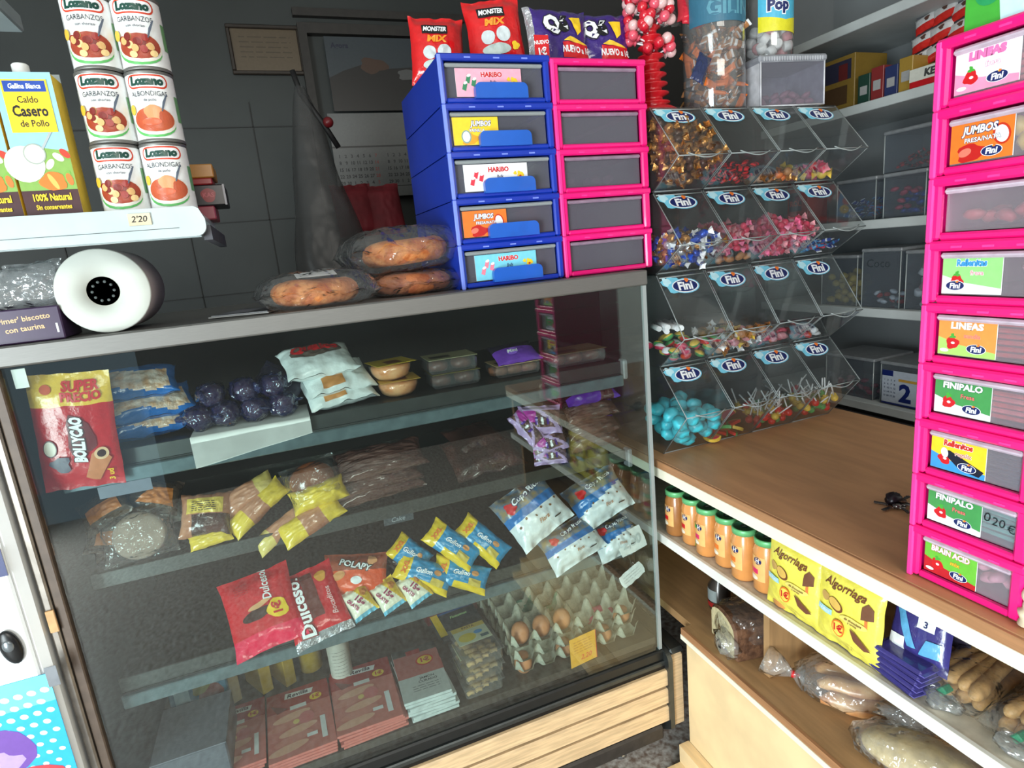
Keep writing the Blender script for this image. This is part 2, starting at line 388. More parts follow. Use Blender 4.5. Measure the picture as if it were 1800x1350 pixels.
# ------------------------------------------------------------------ counter and its shelves
cu = root('shop_counter', (.86, .1, 0), 'low wooden shop counter with brown top, open shelves and cream edge strips', 'counter')
def upart(name, mb): return mb.build(name, cu, Matrix.Translation(Vector((-.86, -.1, 0))))
CY0, CY1 = .1, 1.64
m = MB(); m.box((.862, CY0, .898), (1.56, CY1, .92), BROWN, .002); m.box((.856, CY0, .8985), (.8625, CY1, .9195), BROWNE, .001); upart('countertop', m)
upart('edge_strip', MB().box((.858, CY0, .870), (.875, CY1, .8975), CREAM, .001))
upart('shelf', MB().box((.870, CY0, .683), (1.38, CY1, .702), surf('pale_shelf', (208, 200, 182), .4), .001))
upart('shelf_lip', MB().box((.860, CY0, .679), (.870, CY1, .704), WHITEW, .001))
m = MB(); m.box((.875, CY0, .425), (1.38, 1.21, .450), BEECHD); m.box((.903, 1.21, .425), (1.38, CY1, .450), BEECHD); upart('lower_shelf', m)
m = MB(); m.box((.868, CY0, .432), (.875, 1.21, .451), BROWNE); m.box((.866, CY0, .418), (.875, 1.21, .432), CREAM); upart('lower_shelf_lip', m)
upart('riser', MB().box((.878, CY0, .085), (.892, 1.20, .424), BEECH))
m = MB(); m.box((.80, CY0, .0), (1.38, 1.205, .028), BEECH, .002); m.box((.845, CY0, .028), (.877, 1.205, .085), BEECH); upart('foot_board', m)
upart('back_board', MB().box((1.38, CY0, 0), (1.40, CY1, .87), BEECHD))
for y in (CY0, .955, CY1 - .02): upart('divider', MB().box((.93 if y == .955 else .905, y, .452), (1.379, y + .018, .682), BEECHD))
upart('end_panel', MB().box((.905, CY1 - .02, .702), (1.379, CY1, .87), BLACK))
for y in (CY0, ): upart('end_panel', MB().box((.88, y, .703), (1.379, y + .018, .868), BEECHD))

# ------------------------------------------------------------------ wall shelving on the right
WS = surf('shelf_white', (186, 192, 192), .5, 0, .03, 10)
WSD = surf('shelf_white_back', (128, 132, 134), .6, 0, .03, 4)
sh = root('wall_shelving', (1.9, 1.0, 0), 'white wall shelving behind the counter loaded with sweet tubs', 'shelving')
def spart(name, mb): return mb.build(name, sh, Matrix.Translation(Vector((-1.9, -1.0, 0))))
for z in (.50, .84, 1.18, 1.48, 1.86, 2.12, 2.4):
    m = MB(); m.box((1.9, .7, z - .03), (2.275, 2.0, z), WS, .002); spart('shelf', m)
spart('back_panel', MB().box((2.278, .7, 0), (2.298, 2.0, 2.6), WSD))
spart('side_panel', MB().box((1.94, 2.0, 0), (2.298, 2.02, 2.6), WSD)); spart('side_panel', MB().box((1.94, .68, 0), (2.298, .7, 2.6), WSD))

# ------------------------------------------------------------------ stacks of drawers
def vrail(mb, x0, x1, y0, y1, z0, z1, key): mb.box((x0, y0, z0), (x1, y1, z1), key, .003)
def drawer_tower(name, M, w, d, hs, body, hi, label, cat, glass, handle=None, cards=None, fills=None, lipkey=None, group=None, side=.014, postw=.022):
    """front faces local -y, x 0..w; hs: number of modules x height"""
    n, h = hs; r = root(name, M, label, cat, group)
    b = MB()
    for i in range(n):
        z = i * h; t = .006
        b.box((0, 0, z + .002), (t, d, z + h - .001), body, .001); b.box((w - t, 0, z + .002), (w, d, z + h - .001), body, .001)   # sides
        b.box((t, .012, z + .002), (w - t, d, z + .006), body); b.box((t, d - .005, z + .006), (w - t, d, z + h - .004), body)
        b.box((t, .006, z + h - .006), (w - t, d, z + h - .001), body)
        # rounded front posts and the cross bar at the bottom
        b.box((-.002, -.008, z + .003), (postw * .55, .004, z + h - .003), body, .0035)
        b.box((w - postw * .55, -.008, z + .003), (w + .002, .004, z + h - .003), body, .0035)
        b.box((-.004, -.010, z + h - .012), (w + .004, .004, z + h + .002), body, .003)
        b.box((postw * .5, -.006, z + .002), (w - postw * .5, .006, z + .013), body, .003)
        if hi: b.box((-.003, -.011, z), (.006, -.004, z + h), hi, .002)  # lighter strip on the left edge paints in a highlight
        for c in range(3):
            xx = w * (.22 + .26 * c); b.box((xx, -.011, z + h - .008), (xx + .014, -.0095, z + h - .005), hi or body)
        b.box((-.0015, .02, z), (.0005, d - .01, z + .003), body)
    b.build('body', r)
    for i in range(n):
        z = i * h; dr = MB(); x0, x1 = postw * .62, w - postw * .62; zb, zt = z + .014, z + h - .014
        # tapered clear front, tray sides, floor
        dr.box((x0, .004, zb), (x1, .0065, zt - .003), glass)
        dr.box((x0, .0066, zb), (x0 + .002, d - .02, zt - .006), glass); dr.box((x1 - .002, .0066, zb), (x1, d - .02, zt - .006), glass)
        dr.box((x0 + .002, .0066, zb), (x1 - .002, d - .02, zb + .002), glass)
        dr.box((x0 - .001, -.004, zt - .009), (x1 + .001, .008, zt - .001), lipkey or AEDGE, .003)
        o = dr.build('drawer', r)
        if handle:
            hb = MB(); xc = (x0 + x1) / 2 + w * .03; hw = w * .24; pts = []
            for k in range(7):
                a = PI / 2 * k / 6; pts.append((xc + hw - .012 + .012 * math.cos(a), zb + .015 + .012 * math.sin(a)))
            for k in range(7):
                a = PI / 2 + PI / 2 * k / 6; pts.append((xc - hw + .012 + .012 * math.cos(a), zb + .015 + .012 * math.sin(a)))
            pts += [(xc - hw, zb - .004), (xc + hw, zb - .004)]
            n_ = len(pts); vs = [(x, -.016, zz) for (x, zz) in pts] + [(x, -.003, zz) for (x, zz) in pts]
            hb.add(vs, [tuple(range(n_))[::-1], tuple(range(n_, 2 * n_))] + [(k, (k + 1) % n_, n_ + (k + 1) % n_, n_ + k) for k in range(n_)], handle)
            hb.build('handle', o, fix=True)
        if cards and cards[i]:
            fnc, cx0, cw, ch = cards[i]; c = MB(); zc = zb + .002
            c.box((x0 + cx0, .0012, zc), (x0 + cx0 + cw, .0028, zc + ch), STICKW)
            A = Art(c, plane((x0 + cx0, .0012, zc), (1, 0, 0), (0, 0, 1)), maxl=1); fnc(A, cw, ch)
            c.build('label_card', o)
        if fills and fills[i]:
            fills[i](o, x0 + .004, x1 - .004, .010, d - .03, zb + .0035, h - .04)
    return r
# ---- label art -----------------------------------------------------------------------------
NAVY = P(22, 36, 96); WH = P(240, 242, 244); RED = P(206, 26, 34); YEL = P(245, 205, 40); GRN = P(70, 170, 60); CYN = P(90, 195, 225); ORG = P(235, 120, 40); PNK = P(240, 120, 160); BLK = P(20, 20, 24); BRN = P(110, 60, 34); TAN = P(214, 150, 92); SKY = P(60, 150, 215)
def fini(A, cx, cy, s):
    A.ell(cx, cy, s * 1.05, s * .56, WH); A.ell(cx, cy, s * .98, s * .5, NAVY); A.text('Fini', cx, cy - s * .04, s * .82, WH, bold=.04, shear=.12)
    A.blob(cx + s * .25, cy + s * .46, s * .13, ORG, 1); A.ell(cx + s * .1, cy + s * .42, s * .06, s * .06, YEL)
def card_haribo(bgk, rk, sub='Silk', shape=None):
    def f(A, w, h):
        A.rect(0, 0, w, h, bgk); A.text('HARIBO', w * .54, h * .78, h * .24, rk, bold=.045, out=WH, ow=.03)
        A.text('Bulk', w * .56, h * .52, h * .15, NAVY); A.text(sub, w * .56, h * .36, h * .26, NAVY, bold=.04)
        for (x, y, r) in ((.18, .62, .12), (.26, .50, .12), (.12, .36, .10)):
            A.poly([(w * x - h * .10, h * y - h * .10), (w * x + h * .05, h * y - h * .16), (w * x + h * .13, h * y + h * .10), (w * x - h * .02, h * y + h * .16)], shape or rk); A.ell(w * x + h * .05, h * y + h * .13, h * .085, h * .05, WH, .4)
        A.blob(w * .88, h * .55, h * .14, YEL, 3, .3); A.blob(w * .80, h * .62, h * .07, YEL, 5); A.ell(w * .88, h * .5, h * .05, h * .04, RED)
    return f
def card_jumbos(bgk, sub, fin=False, ball=WH):
    def f(A, w, h):
        A.rect(0, 0, w, h, bgk); A.blob(w * .35, h * .22, h * .22, P(190, 30, 26) if bgk != YEL else P(225, 160, 30), 4, sx=1.6)
        if bgk == YEL: A.ell(w * .28, h * .3, h * .2, h * .24, P(130, 160, 150)); A.ell(w * .28, h * .3, h * .15, h * .19, WH)
        else:
            A.ell(w * .82, h * .56, h * .2, h * .26, P(200, 50, 20), .3); A.ell(w * .82, h * .56, h * .15, h * .21, WH, .3); A.ell(w * .25, h * .24, h * .16, h * .1, P(225, 120, 100), .3)
        A.text('JUMBOS', w * (.48 if not bgk == YEL else .62), h * .76, h * .26, WH, bold=.04, out=NAVY, ow=.06, shear=.15, sx=.85)
        A.text(sub, w * .52, h * .52, h * .15, WH, bold=.02, out=NAVY, ow=.05)
        if fin: fini(A, w * .68, h * .20, h * .24)
    return f
def card_fini(bgk, title, tk, sub, sk, c2, seed=0, out=WH, fx=.68, dark=False):
    def f(A, w, h):
        A.rect(0, 0, w, h, bgk); A.poly([(0, 0), (w, 0), (w, h * .16), (w * .4, h * .30), (0, h * .5)], c2)
        A.blob(w * .26, h * .34, h * .17, RED, seed, .2); A.blob(w * .26, h * .53, h * .07, GRN, seed + 1, .5); A.ell(w * .27, h * .34, h * .05, h * .035, WH)
        if dark:
            A.poly([(w * .2, h * .55), (w * .35, h * .62), (w * .98, h * .22), (w * .9, h * .04), (w * .55, h * .12)], P(24, 26, 44)); A.ell(w * .26, h * .52, h * .10, h * .15, WH, .2)
        else: A.ell(w * .12, h * .12, h * .12, h * .05, WH)
        A.text(title, w * .5, h * .82, h * .24, tk, bold=.045, out=out, ow=.05, sx=min(1.1, 8.2 / max(1, len(title))), shear=.05)
        A.text(sub, w * .60, h * .56, h * .17, sk, bold=.02, out=out, ow=.04)
        fini(A, w * fx, h * .22, h * .24)
    return f
# ================================================================== sweets (one mesh of each kind, copied)
def candy_wrapped(name, cb, cw, r=.0105, L=.019):
    m = MB(); m.ball((0, 0, 0), (L * .62, r, r), cb, 10, 7)
    for sx in (-1, 1):
        for i in range(8):
            a0, a1 = 2 * PI * i / 8, 2 * PI * (i + 1) / 8; z = (.55 if i % 2 else 1.0)
            f = lambda a, t, k: (sx * (L * .55 + t * .012), math.cos(a) * r * k, math.sin(a) * r * k)
            n = len(m.v); m.v += [f(a0, 0, .3), f(a1, 0, .3), f(a1, 1, .6 + .5 * (1 - (i % 2))), f(a0, 1, .6 + .5 * (i % 2))]; m.face((n, n + 1, n + 2, n + 3), cw, True)
    return m
def candy_bar(cb, c2, L=.034, W=.014, H=.008):
    m = MB(); m.box((-L * .38, -W / 2, -H / 2), (L * .38, W / 2, H / 2), cb, .003)
    for sx in (-1, 1): m.box((min(sx * L * .37, sx * L * .5), -W * .55, -.0008), (max(sx * L * .37, sx * L * .5), W * .55, .0008), c2)
    m.box((-L * .14, -W / 2 - .0003, -H / 2 - .0003), (L * .14, W / 2 + .0003, H / 2 + .0003), c2, .003); return m
def candy_chunk(cb, c2=None, s=.014, seed=0, fl=.8):
    m = MB(); o = Vector((seed * 7.1, 3, 1)); m.ball((0, 0, 0), (s, s * .8, s * fl * .7), cb, 10, 7, f=lambda d: 1 + .25 * noise.noise(d * 1.6 + o), keyf=(lambda j, i: c2 if j < 3 else cb) if c2 else None); return m
def candy_slice(cr, cg, s=.02):
    m = MB(); n = 10; pts = [(s * math.cos(PI * i / n), s * math.sin(PI * i / n)) for i in range(n + 1)]
    m.prism([(x, y) for (x, y) in pts], 2, -.004, .004, cr)
    pt2 = [(x * 1.02, y * 1.02) for (x, y) in pts] + [(x * .86, y * .86) for (x, y) in pts[::-1]]; m.prism(pt2, 2, -.0044, .0044, cg); return m
def candy_lolly(cb, st=WH, r=.011, L=.062):
    m = MB(); m.ball((0, 0, 0), r, cb, 10, 7); m.tube([(0, 0, r * .8), (0, 0, L)], .0021, st, 6); m.lathe([(r * .35, r * .85), (r * .75, r * 1.3)], cb, 8); return m
GOLD = surf('gold_foil', (196, 140, 78), .25, .7, .10, 80, bump=.4, bscale=90); DKB = surf('choc_foil', (74, 44, 28), .3, .3, .06, 60)
BLUF = surf('blue_foil', (40, 80, 190), .25, .4, .06, 60); SILV = surf('silver_foil', (196, 198, 205), .22, .8, .05, 60, bump=.4, bscale=80)
CYJ = surf('cyan_jelly', (70, 190, 205), .35, 0, .04, 60, sub=.2); PKJ = surf('pink_jelly', (216, 56, 92), .35, 0, .06, 60, sub=.1); PKL = surf('pale_pink_jelly', (226, 150, 160), .5, 0, .05, 60); REDJ = surf('red_jelly', (200, 36, 30), .3, 0, .05); GRJ = surf('green_jelly', (70, 160, 90), .3, 0, .05)
TNJ = surf('tan_jelly', (190, 130, 80), .4, 0, .08, 50); YLJ = surf('yellow_jelly', (236, 200, 80), .4, 0, .04)
KIND = {
 'gold': lambda s: candy_wrapped('g', GOLD if s % 2 else DKB, GOLD, .0115, .021), 'redblack': lambda s: candy_bar(RED if s % 3 else BLK, BLK if s % 3 else RED),
 'toffee': lambda s: candy_wrapped('t', (TNJ, DKB, ORG)[s % 3], GOLD), 'rosy': lambda s: candy_wrapped('r', (PKJ, YLJ, RED)[s % 3], (PKL, YLJ, PNK)[s % 3], .014, .022),
 'blue_gold': lambda s: candy_wrapped('b', (BLUF, GOLD, SILV)[s % 3], (WH, BLUF, GOLD)[s % 3], .011, .022), 'tan': lambda s: candy_chunk(TNJ, None, .015, s), 'pink_wrap': lambda s: candy_wrapped('p', PKJ, PNK if s % 2 else PKL, .009, .017),
 'blue_bar': lambda s: candy_bar((BLUF, SKY, P(30, 50, 120))[s % 3], (WH, RED, SKY)[s % 3]), 'red_green': lambda s: candy_chunk((REDJ, GRJ, PKJ)[s % 3], (GRJ, YLJ, WH)[s % 3], .016, s),
 'gold_twist': lambda s: candy_wrapped('g', (GOLD, TNJ, PKL)[s % 3], (WH, GOLD, YLJ)[s % 3], .012, .024), 'pink_chunk': lambda s: candy_chunk((PKJ, PKL)[s % 2], None, .015, s), 'red_white': lambda s: candy_chunk((REDJ, WH)[s % 2], None, .013, s),
 'cyan': lambda s: candy_chunk(CYJ, None, .024, s, 1.1), 'slice': lambda s: candy_slice((REDJ, PKJ)[s % 2], (GRJ, YLJ)[s % 2], .024), 'lolly': lambda s: candy_lolly((GRJ, RED, YLJ)[s % 3]), 'stick': lambda s: MB().tube([(-.055, 0, 0), (.055, .008, 0)], .0075, WH, 8),
 'pale': lambda s: candy_chunk((PKL, PKL)[s % 2], None, .014, s), 'mallow': lambda s: MB().lathe([(.010, -.011), (.013, -.009), (.013, .009), (.010, .011)], (WH, PKL, WH)[s % 3], 12), 'orange_bar': lambda s: candy_bar((TNJ, ORG, DKB, SILV)[s % 4], (WH, ORG, GOLD, TNJ)[s % 4], .045, .018, .009),
 'yellow_cube': lambda s: candy_chunk(YLJ, None, .016, s, 1.1), 'red_brick': lambda s: candy_chunk(surf('dull_red_jelly', (205, 80, 84), .5), None, .014, s), 'blue_pink': lambda s: candy_chunk((BLUF, PKJ)[s % 2], None, .014, s),
}
PROTO = {}
NAMES = {'gold': 'foil_sweet', 'toffee': 'toffee', 'gold_twist': 'toffee', 'rosy': 'bonbon', 'pink_wrap': 'pink_sweet', 'lolly': 'lollipop', 'cyan': 'jelly_sweet', 'slice': 'jelly_slice', 'stick': 'marshmallow_stick', 'mallow': 'marshmallow', 'redblack': 'sweet_bar', 'blue_bar': 'sweet_bar', 'orange_bar': 'toffee_bar', 'pale': 'jelly_shell', 'red_brick': 'jelly_brick', 'yellow_cube': 'jelly_cube'}
rnd = random.Random(7)
def scatter(kind, n, M, box, d, label, group, floor=lambda x, y: 0, top=1e9, seed=0, upright=False, flat=.6, nvar=6, along=None, topf=None):
    """drops n copies of a sweet one by one into the box (x0,x1,y0,y1), each resting on what lies below"""
    rg = random.Random(seed); x0, x1, y0, y1 = box; placed = []; c = 0; tries = 0
    while c < n and tries < n * 30:
        tries += 1; bestp = None
        for _ in range(5):
            x, y = rg.uniform(x0, x1), rg.uniform(y0, y1); z = floor(x, y) + d * .5
            for (a, b, e) in placed:
                q = (a - x) ** 2 + (b - y) ** 2
                if q < d * d: z = max(z, e + math.sqrt(d * d - q) * .92)
            if bestp is None or z < bestp[2]: bestp = (x, y, z)
        x, y, z = bestp
        if z + d * .4 > top or (topf and z + d * .55 > topf(y)): continue
        v = c % nvar; key = (kind, v)
        if key not in PROTO: PROTO[key] = KIND[kind](v).build(NAMES.get(kind, 'wrapped_sweet' if kind in ('toffee', 'rosy', 'blue_gold', 'pink_wrap', 'gold_twist') else 'jelly_sweet')); o = PROTO[key]
        else: o = PROTO[key].copy(); COL.objects.link(o)
        placed.append((x, y, z))
        R = Matrix.Rotation(rg.uniform(0, 6.28) if along is None else along + rg.uniform(-.2, .2), 4, 'Z') @ Matrix.Rotation(rg.uniform(-flat, flat) + (PI * .5 if upright else 0), 4, 'X') @ Matrix.Rotation(rg.uniform(-flat, flat), 4, 'Y')
        o.matrix_world = M @ Matrix.Translation(Vector((x, y, z))) @ R
        tag(o, label, 'lollipop' if kind == 'lolly' else 'sweet', group); c += 1
# ================================================================== sweet bins
BX0, BW, BYF, BYB = .897, .150, 1.30, 1.60
ROWS = [(.921, 1.158, 1.045), (1.162, 1.398, 1.245), (1.402, 1.598, 1.470), (1.602, 1.795, 1.670)]   # from the counter up: bottom, top, height of the nose
NOSE = 1.195
def bin_mesh(z0, z1, zn):
    H = z1 - z0; N = zn - z0; w = BW - .003; m = MB(); t = .002; yn = NOSE - BYF; d = BYB - BYF
    prof = [(0, 0), (yn, N), (0, H), (d, H), (d, 0)]            # (y, z), front nose towards -y
    def sheet(p, q, key, x0=0, x1=w):
        (ya, za), (yb, zb) = p, q; nn = Vector((0, yb - ya, zb - za)).normalized().cross(Vector((1, 0, 0))) * t
        m.add([(x0, ya, za), (x1, ya, za), (x1, yb, zb), (x0, yb, zb), (x0, ya - nn.y, za - nn.z), (x1, ya - nn.y, za - nn.z), (x1, yb - nn.y, zb - nn.z), (x0, yb - nn.y, zb - nn.z)],
              [(0, 1, 2, 3), (7, 6, 5, 4), (0, 4, 5, 1), (2, 6, 7, 3)], key)
    for a in (0, w - t): m.prism([(y, z) for (y, z) in prof], 0, a, a + t, ACRYL)
    sheet((0, 0), (yn, N), ACRYL); sheet((d, 0), (0, 0), ACRYL); sheet((0, H), (d, H), ACRYL)
    m.box((0, d - .002, 0), (w, d, H), clear('acrylic_smoke', (200, 200, 200), .5, .2, body=(48, 46, 46)))
    for a in (.0012, w - .0012):                          # bright ground edges
        m.tube([(a, y, z) for (y, z) in [(0, 0), (yn, N), (0, H)]], .0017, AEDGE, 5)
    m.tube([(0, yn, N), (w, yn, N)], .0016, AEDGE, 5); m.tube([(0, 0, 0.001), (w, 0, 0.001)], .0018, AEDGE, 5)
    lid = MB(); n0 = len(lid.v)
    ln = Vector((0, -yn, H - N)).normalized(); nn = ln.cross(Vector((-1, 0, 0)))
    def lp(x, s, h): return Vector((x, yn, N)) + Vector((0, -yn, H - N)) * s + nn * h * (-1 if nn.y > 0 else 1)
    fr = [lp(x, s, h) for h in (-.0005, .0012) for (x, s) in ((.003, .03), (w - .003, .03), (w - .003, .985), (.003, .985))]
    lid.add(fr, [(0, 3, 2, 1), (4, 5, 6, 7), (0, 1, 5, 4), (1, 2, 6, 5), (2, 3, 7, 6), (3, 0, 4, 7)], ACRYL)
    # finger lip hanging at the nose and the hinge line
    lid.tube([lp(w * (.18 + .64 * k / 8), .02 - .10 * math.sin(PI * k / 8), .004) for k in range(9)], .0016, AEDGE, 5); lid.tube([lp(.004, .95, .002), lp(w - .004, .95, .002)], .0015, AEDGE, 5)
    st = MB(); S = Art(st, lambda x, y, h: lp(x, y, h + .0012), maxl=1)
    LL = math.hypot(yn, H - N); S2 = Art(st, lambda x, y, h: lp(x, y / LL, h + .0014), maxl=1)
    cx, cy = w * .42, LL * .80
    S2.blob(cx - .030, cy + .006, .024, P(120, 200, 225), 2, .35); S2.blob(cx - .042, cy + .015, .012, P(190, 230, 240), 3, .3)
    S2.ell(cx + .008, cy - .002, .043, .022, P(120, 195, 225)); S2.ell(cx + .008, cy - .002, .040, .0195, WH); S2.ell(cx + .008, cy - .002, .037, .017, NAVY)
    S2.text('Fini', cx + .008, cy - .003, .032, WH, bold=.04, shear=.12); S2.blob(cx + .018, cy + .014, .006, ORG, 1)
    return m, lid, st
def nosefloor(z0, zn):
    return lambda x, y: (BYF - y) / (BYF - NOSE) * (zn - z0) if y < BYF else 0
FILLS = [
 [('cyan', 44, .034, 'large pale blue jelly sweet piled in the bottom left sweet bin', .13), ('slice', 14, .026, 'red and green watermelon slice jelly sweet in a lowest row bin', .05), ('lolly', 30, .020, 'white-stick lollipop in the third bin of the lowest row', .10), ('lolly', 34, .020, 'white-stick lollipop in the last bin of the lowest row', .11)],
 [('red_green', 32, .025, 'red and green jelly sweet behind the left end of the second row up', .10), ('gold_twist', 52, .022, 'gold and cream wrapped toffee in the second bin of the row above the lowest', .10), ('pink_chunk', 26, .022, 'pink jelly chunk in the third bin of the row above the lowest', .06), ('red_white', 14, .020, 'red or white jelly sweet in the last bin of the row above the lowest', .05)],
 [('blue_gold', 95, .020, 'blue, white and gold foil wrapped sweet in the left bin of the second row down', .15), ('tan', 12, .022, 'tan chewy sweet at the bottom of the second bin, second row down', .04), ('pink_wrap', 150, .0175, 'small pink wrapped sweet heaped in the third bin, second row down', .165), ('blue_bar', 20, .018, 'little blue wrapped bar in the last bin, second row down', .07)],
 [('gold', 170, .0205, 'gold and brown foil wrapped sweet heaped in the top left bin', .18), ('redblack', 44, .018, 'red and black wrapped bar in the second bin of the top row', .07), ('toffee', 16, .020, 'brown and gold wrapped toffee in the third bin of the top row', .05), ('rosy', 12, .026, 'pink or yellow wrapped bonbon in the last bin of the top row', .06)]]
SLOPE = [(.9, .1, .5, .6), (.25, .6, .25, .1), (.8, .1, 1.15, .5), (1.35, .45, .15, .15)]
rown = ['lowest row', 'second row up', 'third row up', 'top row']; coln = ['first', 'second', 'third', 'last']
for ri, (z0, z1, zn) in enumerate(ROWS):
    m, l, s = bin_mesh(z0, z1, zn)
    proto = root('sweet_bin', (BX0, BYF, z0), '', 'sweet bin', 'clear slanted sweet bins'); m.build('bin_shell', proto); lo = l.build('lid', proto); s.build('brand_sticker', lo)
    for ci in range(4):
        kd, n, d, lab, hgt = FILLS[ri][ci]
        M = Matrix.Translation(Vector((BX0 + ci * BW, BYF, z0)))
        lb = 'clear sweet bin, %s of the %s, holding %s' % (coln[ci], rown[ri], {'cyan': 'blue jellies', 'slice': 'melon slices', 'lolly': 'lollipops', 'red_green': 'red and green jellies', 'gold_twist': 'gold toffees', 'pink_chunk': 'pink chunks', 'red_white': 'a few red sweets', 'blue_gold': 'blue foil sweets', 'tan': 'tan chews', 'pink_wrap': 'pink sweets', 'blue_bar': 'blue bars', 'gold': 'gold sweets', 'redblack': 'red bars', 'toffee': 'brown toffees', 'rosy': 'pink bonbons'}[kd])
        if ci == 0: proto['label'] = lb
        else: copy_tree(proto, M, lb)
        nf = nosefloor(z0, zn); slope = SLOPE[ri][ci]
        scatter(kd, n, M, (.014, BW - .018, -.085, .11), d, lab, 'sweets: ' + lab[:40], floor=lambda x, y: nf(x, BYF + y) + .003 + max(0, y + .01) * slope, top=min(hgt, z1 - z0 - .02), topf=lambda y: (zn - z0) + (z1 - zn) * (y + .105) / .105 if y < 0 else 9, seed=ri * 10 + ci, upright=False, flat=.9 if kd == 'lolly' else .6)
scatter('pink_wrap', 60, Matrix.Translation(Vector((BX0 + BW, BYF, ROWS[2][0]))), (.02, BW - .02, -.02, .12), .0175, 'small pink wrapped sweet heaped behind the tan chews', 'pink sweets heaped behind the tan chews', floor=lambda x, y: .035 + .9 * max(0, y), top=.16, seed=77)
scatter('stick', 7, Matrix.Translation(Vector((BX0, BYF, ROWS[1][0]))), (.045, BW - .045, .03, .08), .016, 'thick white marshmallow rope above the red and green jellies', 'marshmallow ropes', floor=lambda x, y: .085, top=.2, seed=5, flat=.12, nvar=1, along=1.2)
# ================================================================== drawer stacks on the case
BLU = surf('blue_drawer_plastic', (18, 52, 168), .3, 0, .02, 8, coat=.2); BLUH = surf('blue_highlight_edge', (120, 140, 230), .25, 0, .02)
BLUT = surf('blue_tab_plastic', (28, 92, 190), .3, 0, .03, 20, coat=.2)
cb = [card_haribo(P(120, 205, 225), RED, 'Silk', P(235, 130, 150)), card_jumbos(ORG, 'FRESA/NATA'), card_haribo(WH, RED, 'Fruits', P(220, 50, 70)), card_jumbos(YEL, 'VAINILLA'), card_haribo(P(244, 170, 190), RED, 'Melon', P(50, 130, 90))]
cards = [(cb[0], .022, .150, .056), (cb[1], .004, .104, .056), (cb[2], .018, .150, .056), (cb[3], .004, .104, .056), (cb[4], .022, .150, .056)]
def jelly_in(kind, n, lab, grp, d=.026, frac=1.0, top=.05):
    def f(o, x0, x1, y0, y1, z0, h):
        T = o.parent.matrix_world
        scatter(kind, n, T, (x0 + .016 + (x1 - x0) * (1 - frac), x1 - .016, y0 + d * .5, min(y1, y0 + .08)), d, lab, grp, floor=lambda x, y: z0 + .002, top=z0 + top, seed=n + len(lab))
    return f
drawer_tower('drawer_unit', (.385, 1.30, ZT), .250, .37, (5, .0965), BLU, BLUH, 'blue plastic five-drawer unit with sweet brand cards, on the steel top', 'drawer unit', DRAWC, BLUT, cards,
             [None, None, None, None, None])
PKB = surf('pink_drawer_plastic', (236, 20, 122), .3, 0, .02, 8, coat=.2); PKH = surf('pink_highlight_edge', (250, 60, 150), .25, 0, .02)
drawer_tower('drawer_unit', (.642, 1.30, ZT), .240, .36, (5, .0955), PKB, PKH, 'pink five-drawer unit without cards beside the blue unit', 'drawer unit', FROST, None, None, [None, jelly_in('pale', 3, 'pale pink jelly in the fourth drawer of the card-free pink unit', 'jellies in the plain pink unit') if False else None, jelly_in('pale', 6, 'pale pink jelly in the middle drawer of the card-free pink unit', 'jellies in the plain pink unit'), None, None], surf('grey_lip', (150, 130, 150), .3), postw=.030)
# ================================================================== tall pink tower on the counter
tc = [card_fini(P(110, 190, 60), 'BRAIN ACID', WH, 'mix', YEL, P(190, 30, 40), 3, out=P(200, 60, 60)), card_fini(P(70, 150, 80), 'FINIPALO', WH, 'Fresa', P(240, 110, 110), P(220, 220, 225), 5, out=P(40, 110, 60)),
      card_fini(YEL, 'Rellenitos', P(210, 50, 40), 'regaliz', P(200, 120, 90), SKY, 6, dark=True), card_fini(P(70, 150, 80), 'FINIPALO', WH, 'Fresa', P(240, 110, 110), P(220, 220, 225), 7, out=P(40, 110, 60)),
      card_fini(P(245, 150, 70), 'LINEAS', WH, 'sandia', P(240, 120, 110), P(170, 215, 110), 8, out=P(240, 170, 120)), card_fini(P(150, 215, 130), 'Rellenitas', SKY, 'fresa', P(230, 150, 160), P(225, 235, 230), 9, fx=.24),
      None, card_jumbos(ORG, 'FRESA/NATA', True), card_fini(P(245, 225, 235), 'LINEAS', P(240, 120, 180), 'fresa', WH, P(235, 150, 185), 10, out=P(240, 120, 180))]
tcards = [(f, .002, .077, .052) if f else None for f in tc]
def strips(cols, lab, grp, n=9):
    def f(o, x0, x1, y0, y1, z0, h):
        T = o.parent.matrix_world; rg = random.Random(n)
        for i in range(n):
            m = MB(); w0 = .010; zz = z0 + .003 + (i // 3) * .0085; yy = y0 + .012 + (i % 3) * .026 + rg.uniform(0, .006)
            xs = [x0 + .006 + (x1 - x0 - .012) * k / 10 for k in range(11)]
            m.box((-.055, -.010, -.003), (.055, .010, .003), cols[i % len(cols)], .0025)
            s_ = m.build('jelly_strip', None, T @ Matrix.Translation(Vector(((x0 + x1) / 2, yy, zz))) @ Matrix.Rotation(rg.uniform(-.03, .03), 4, 'Z')); tag(s_, lab, 'sweet', grp)
    return f
SRED = surf('strip_red', (222, 72, 66), .45, 0, .08, 60); SPK = surf('strip_pink', (240, 120, 120), .5, 0, .06, 60); SBK = surf('strip_black', (30, 34, 48), .35, 0, .05, 50); SGN = surf('strip_green', (90, 190, 170), .4, 0, .05); SOR = surf('strip_orange', (240, 160, 90), .4, 0, .05)
KIND['brain'] = lambda s: candy_chunk(surf('pink_brain', (255, 176, 190), .5, 0, .04), None, .014, s)
NAMES['brain'] = 'jelly_brain'
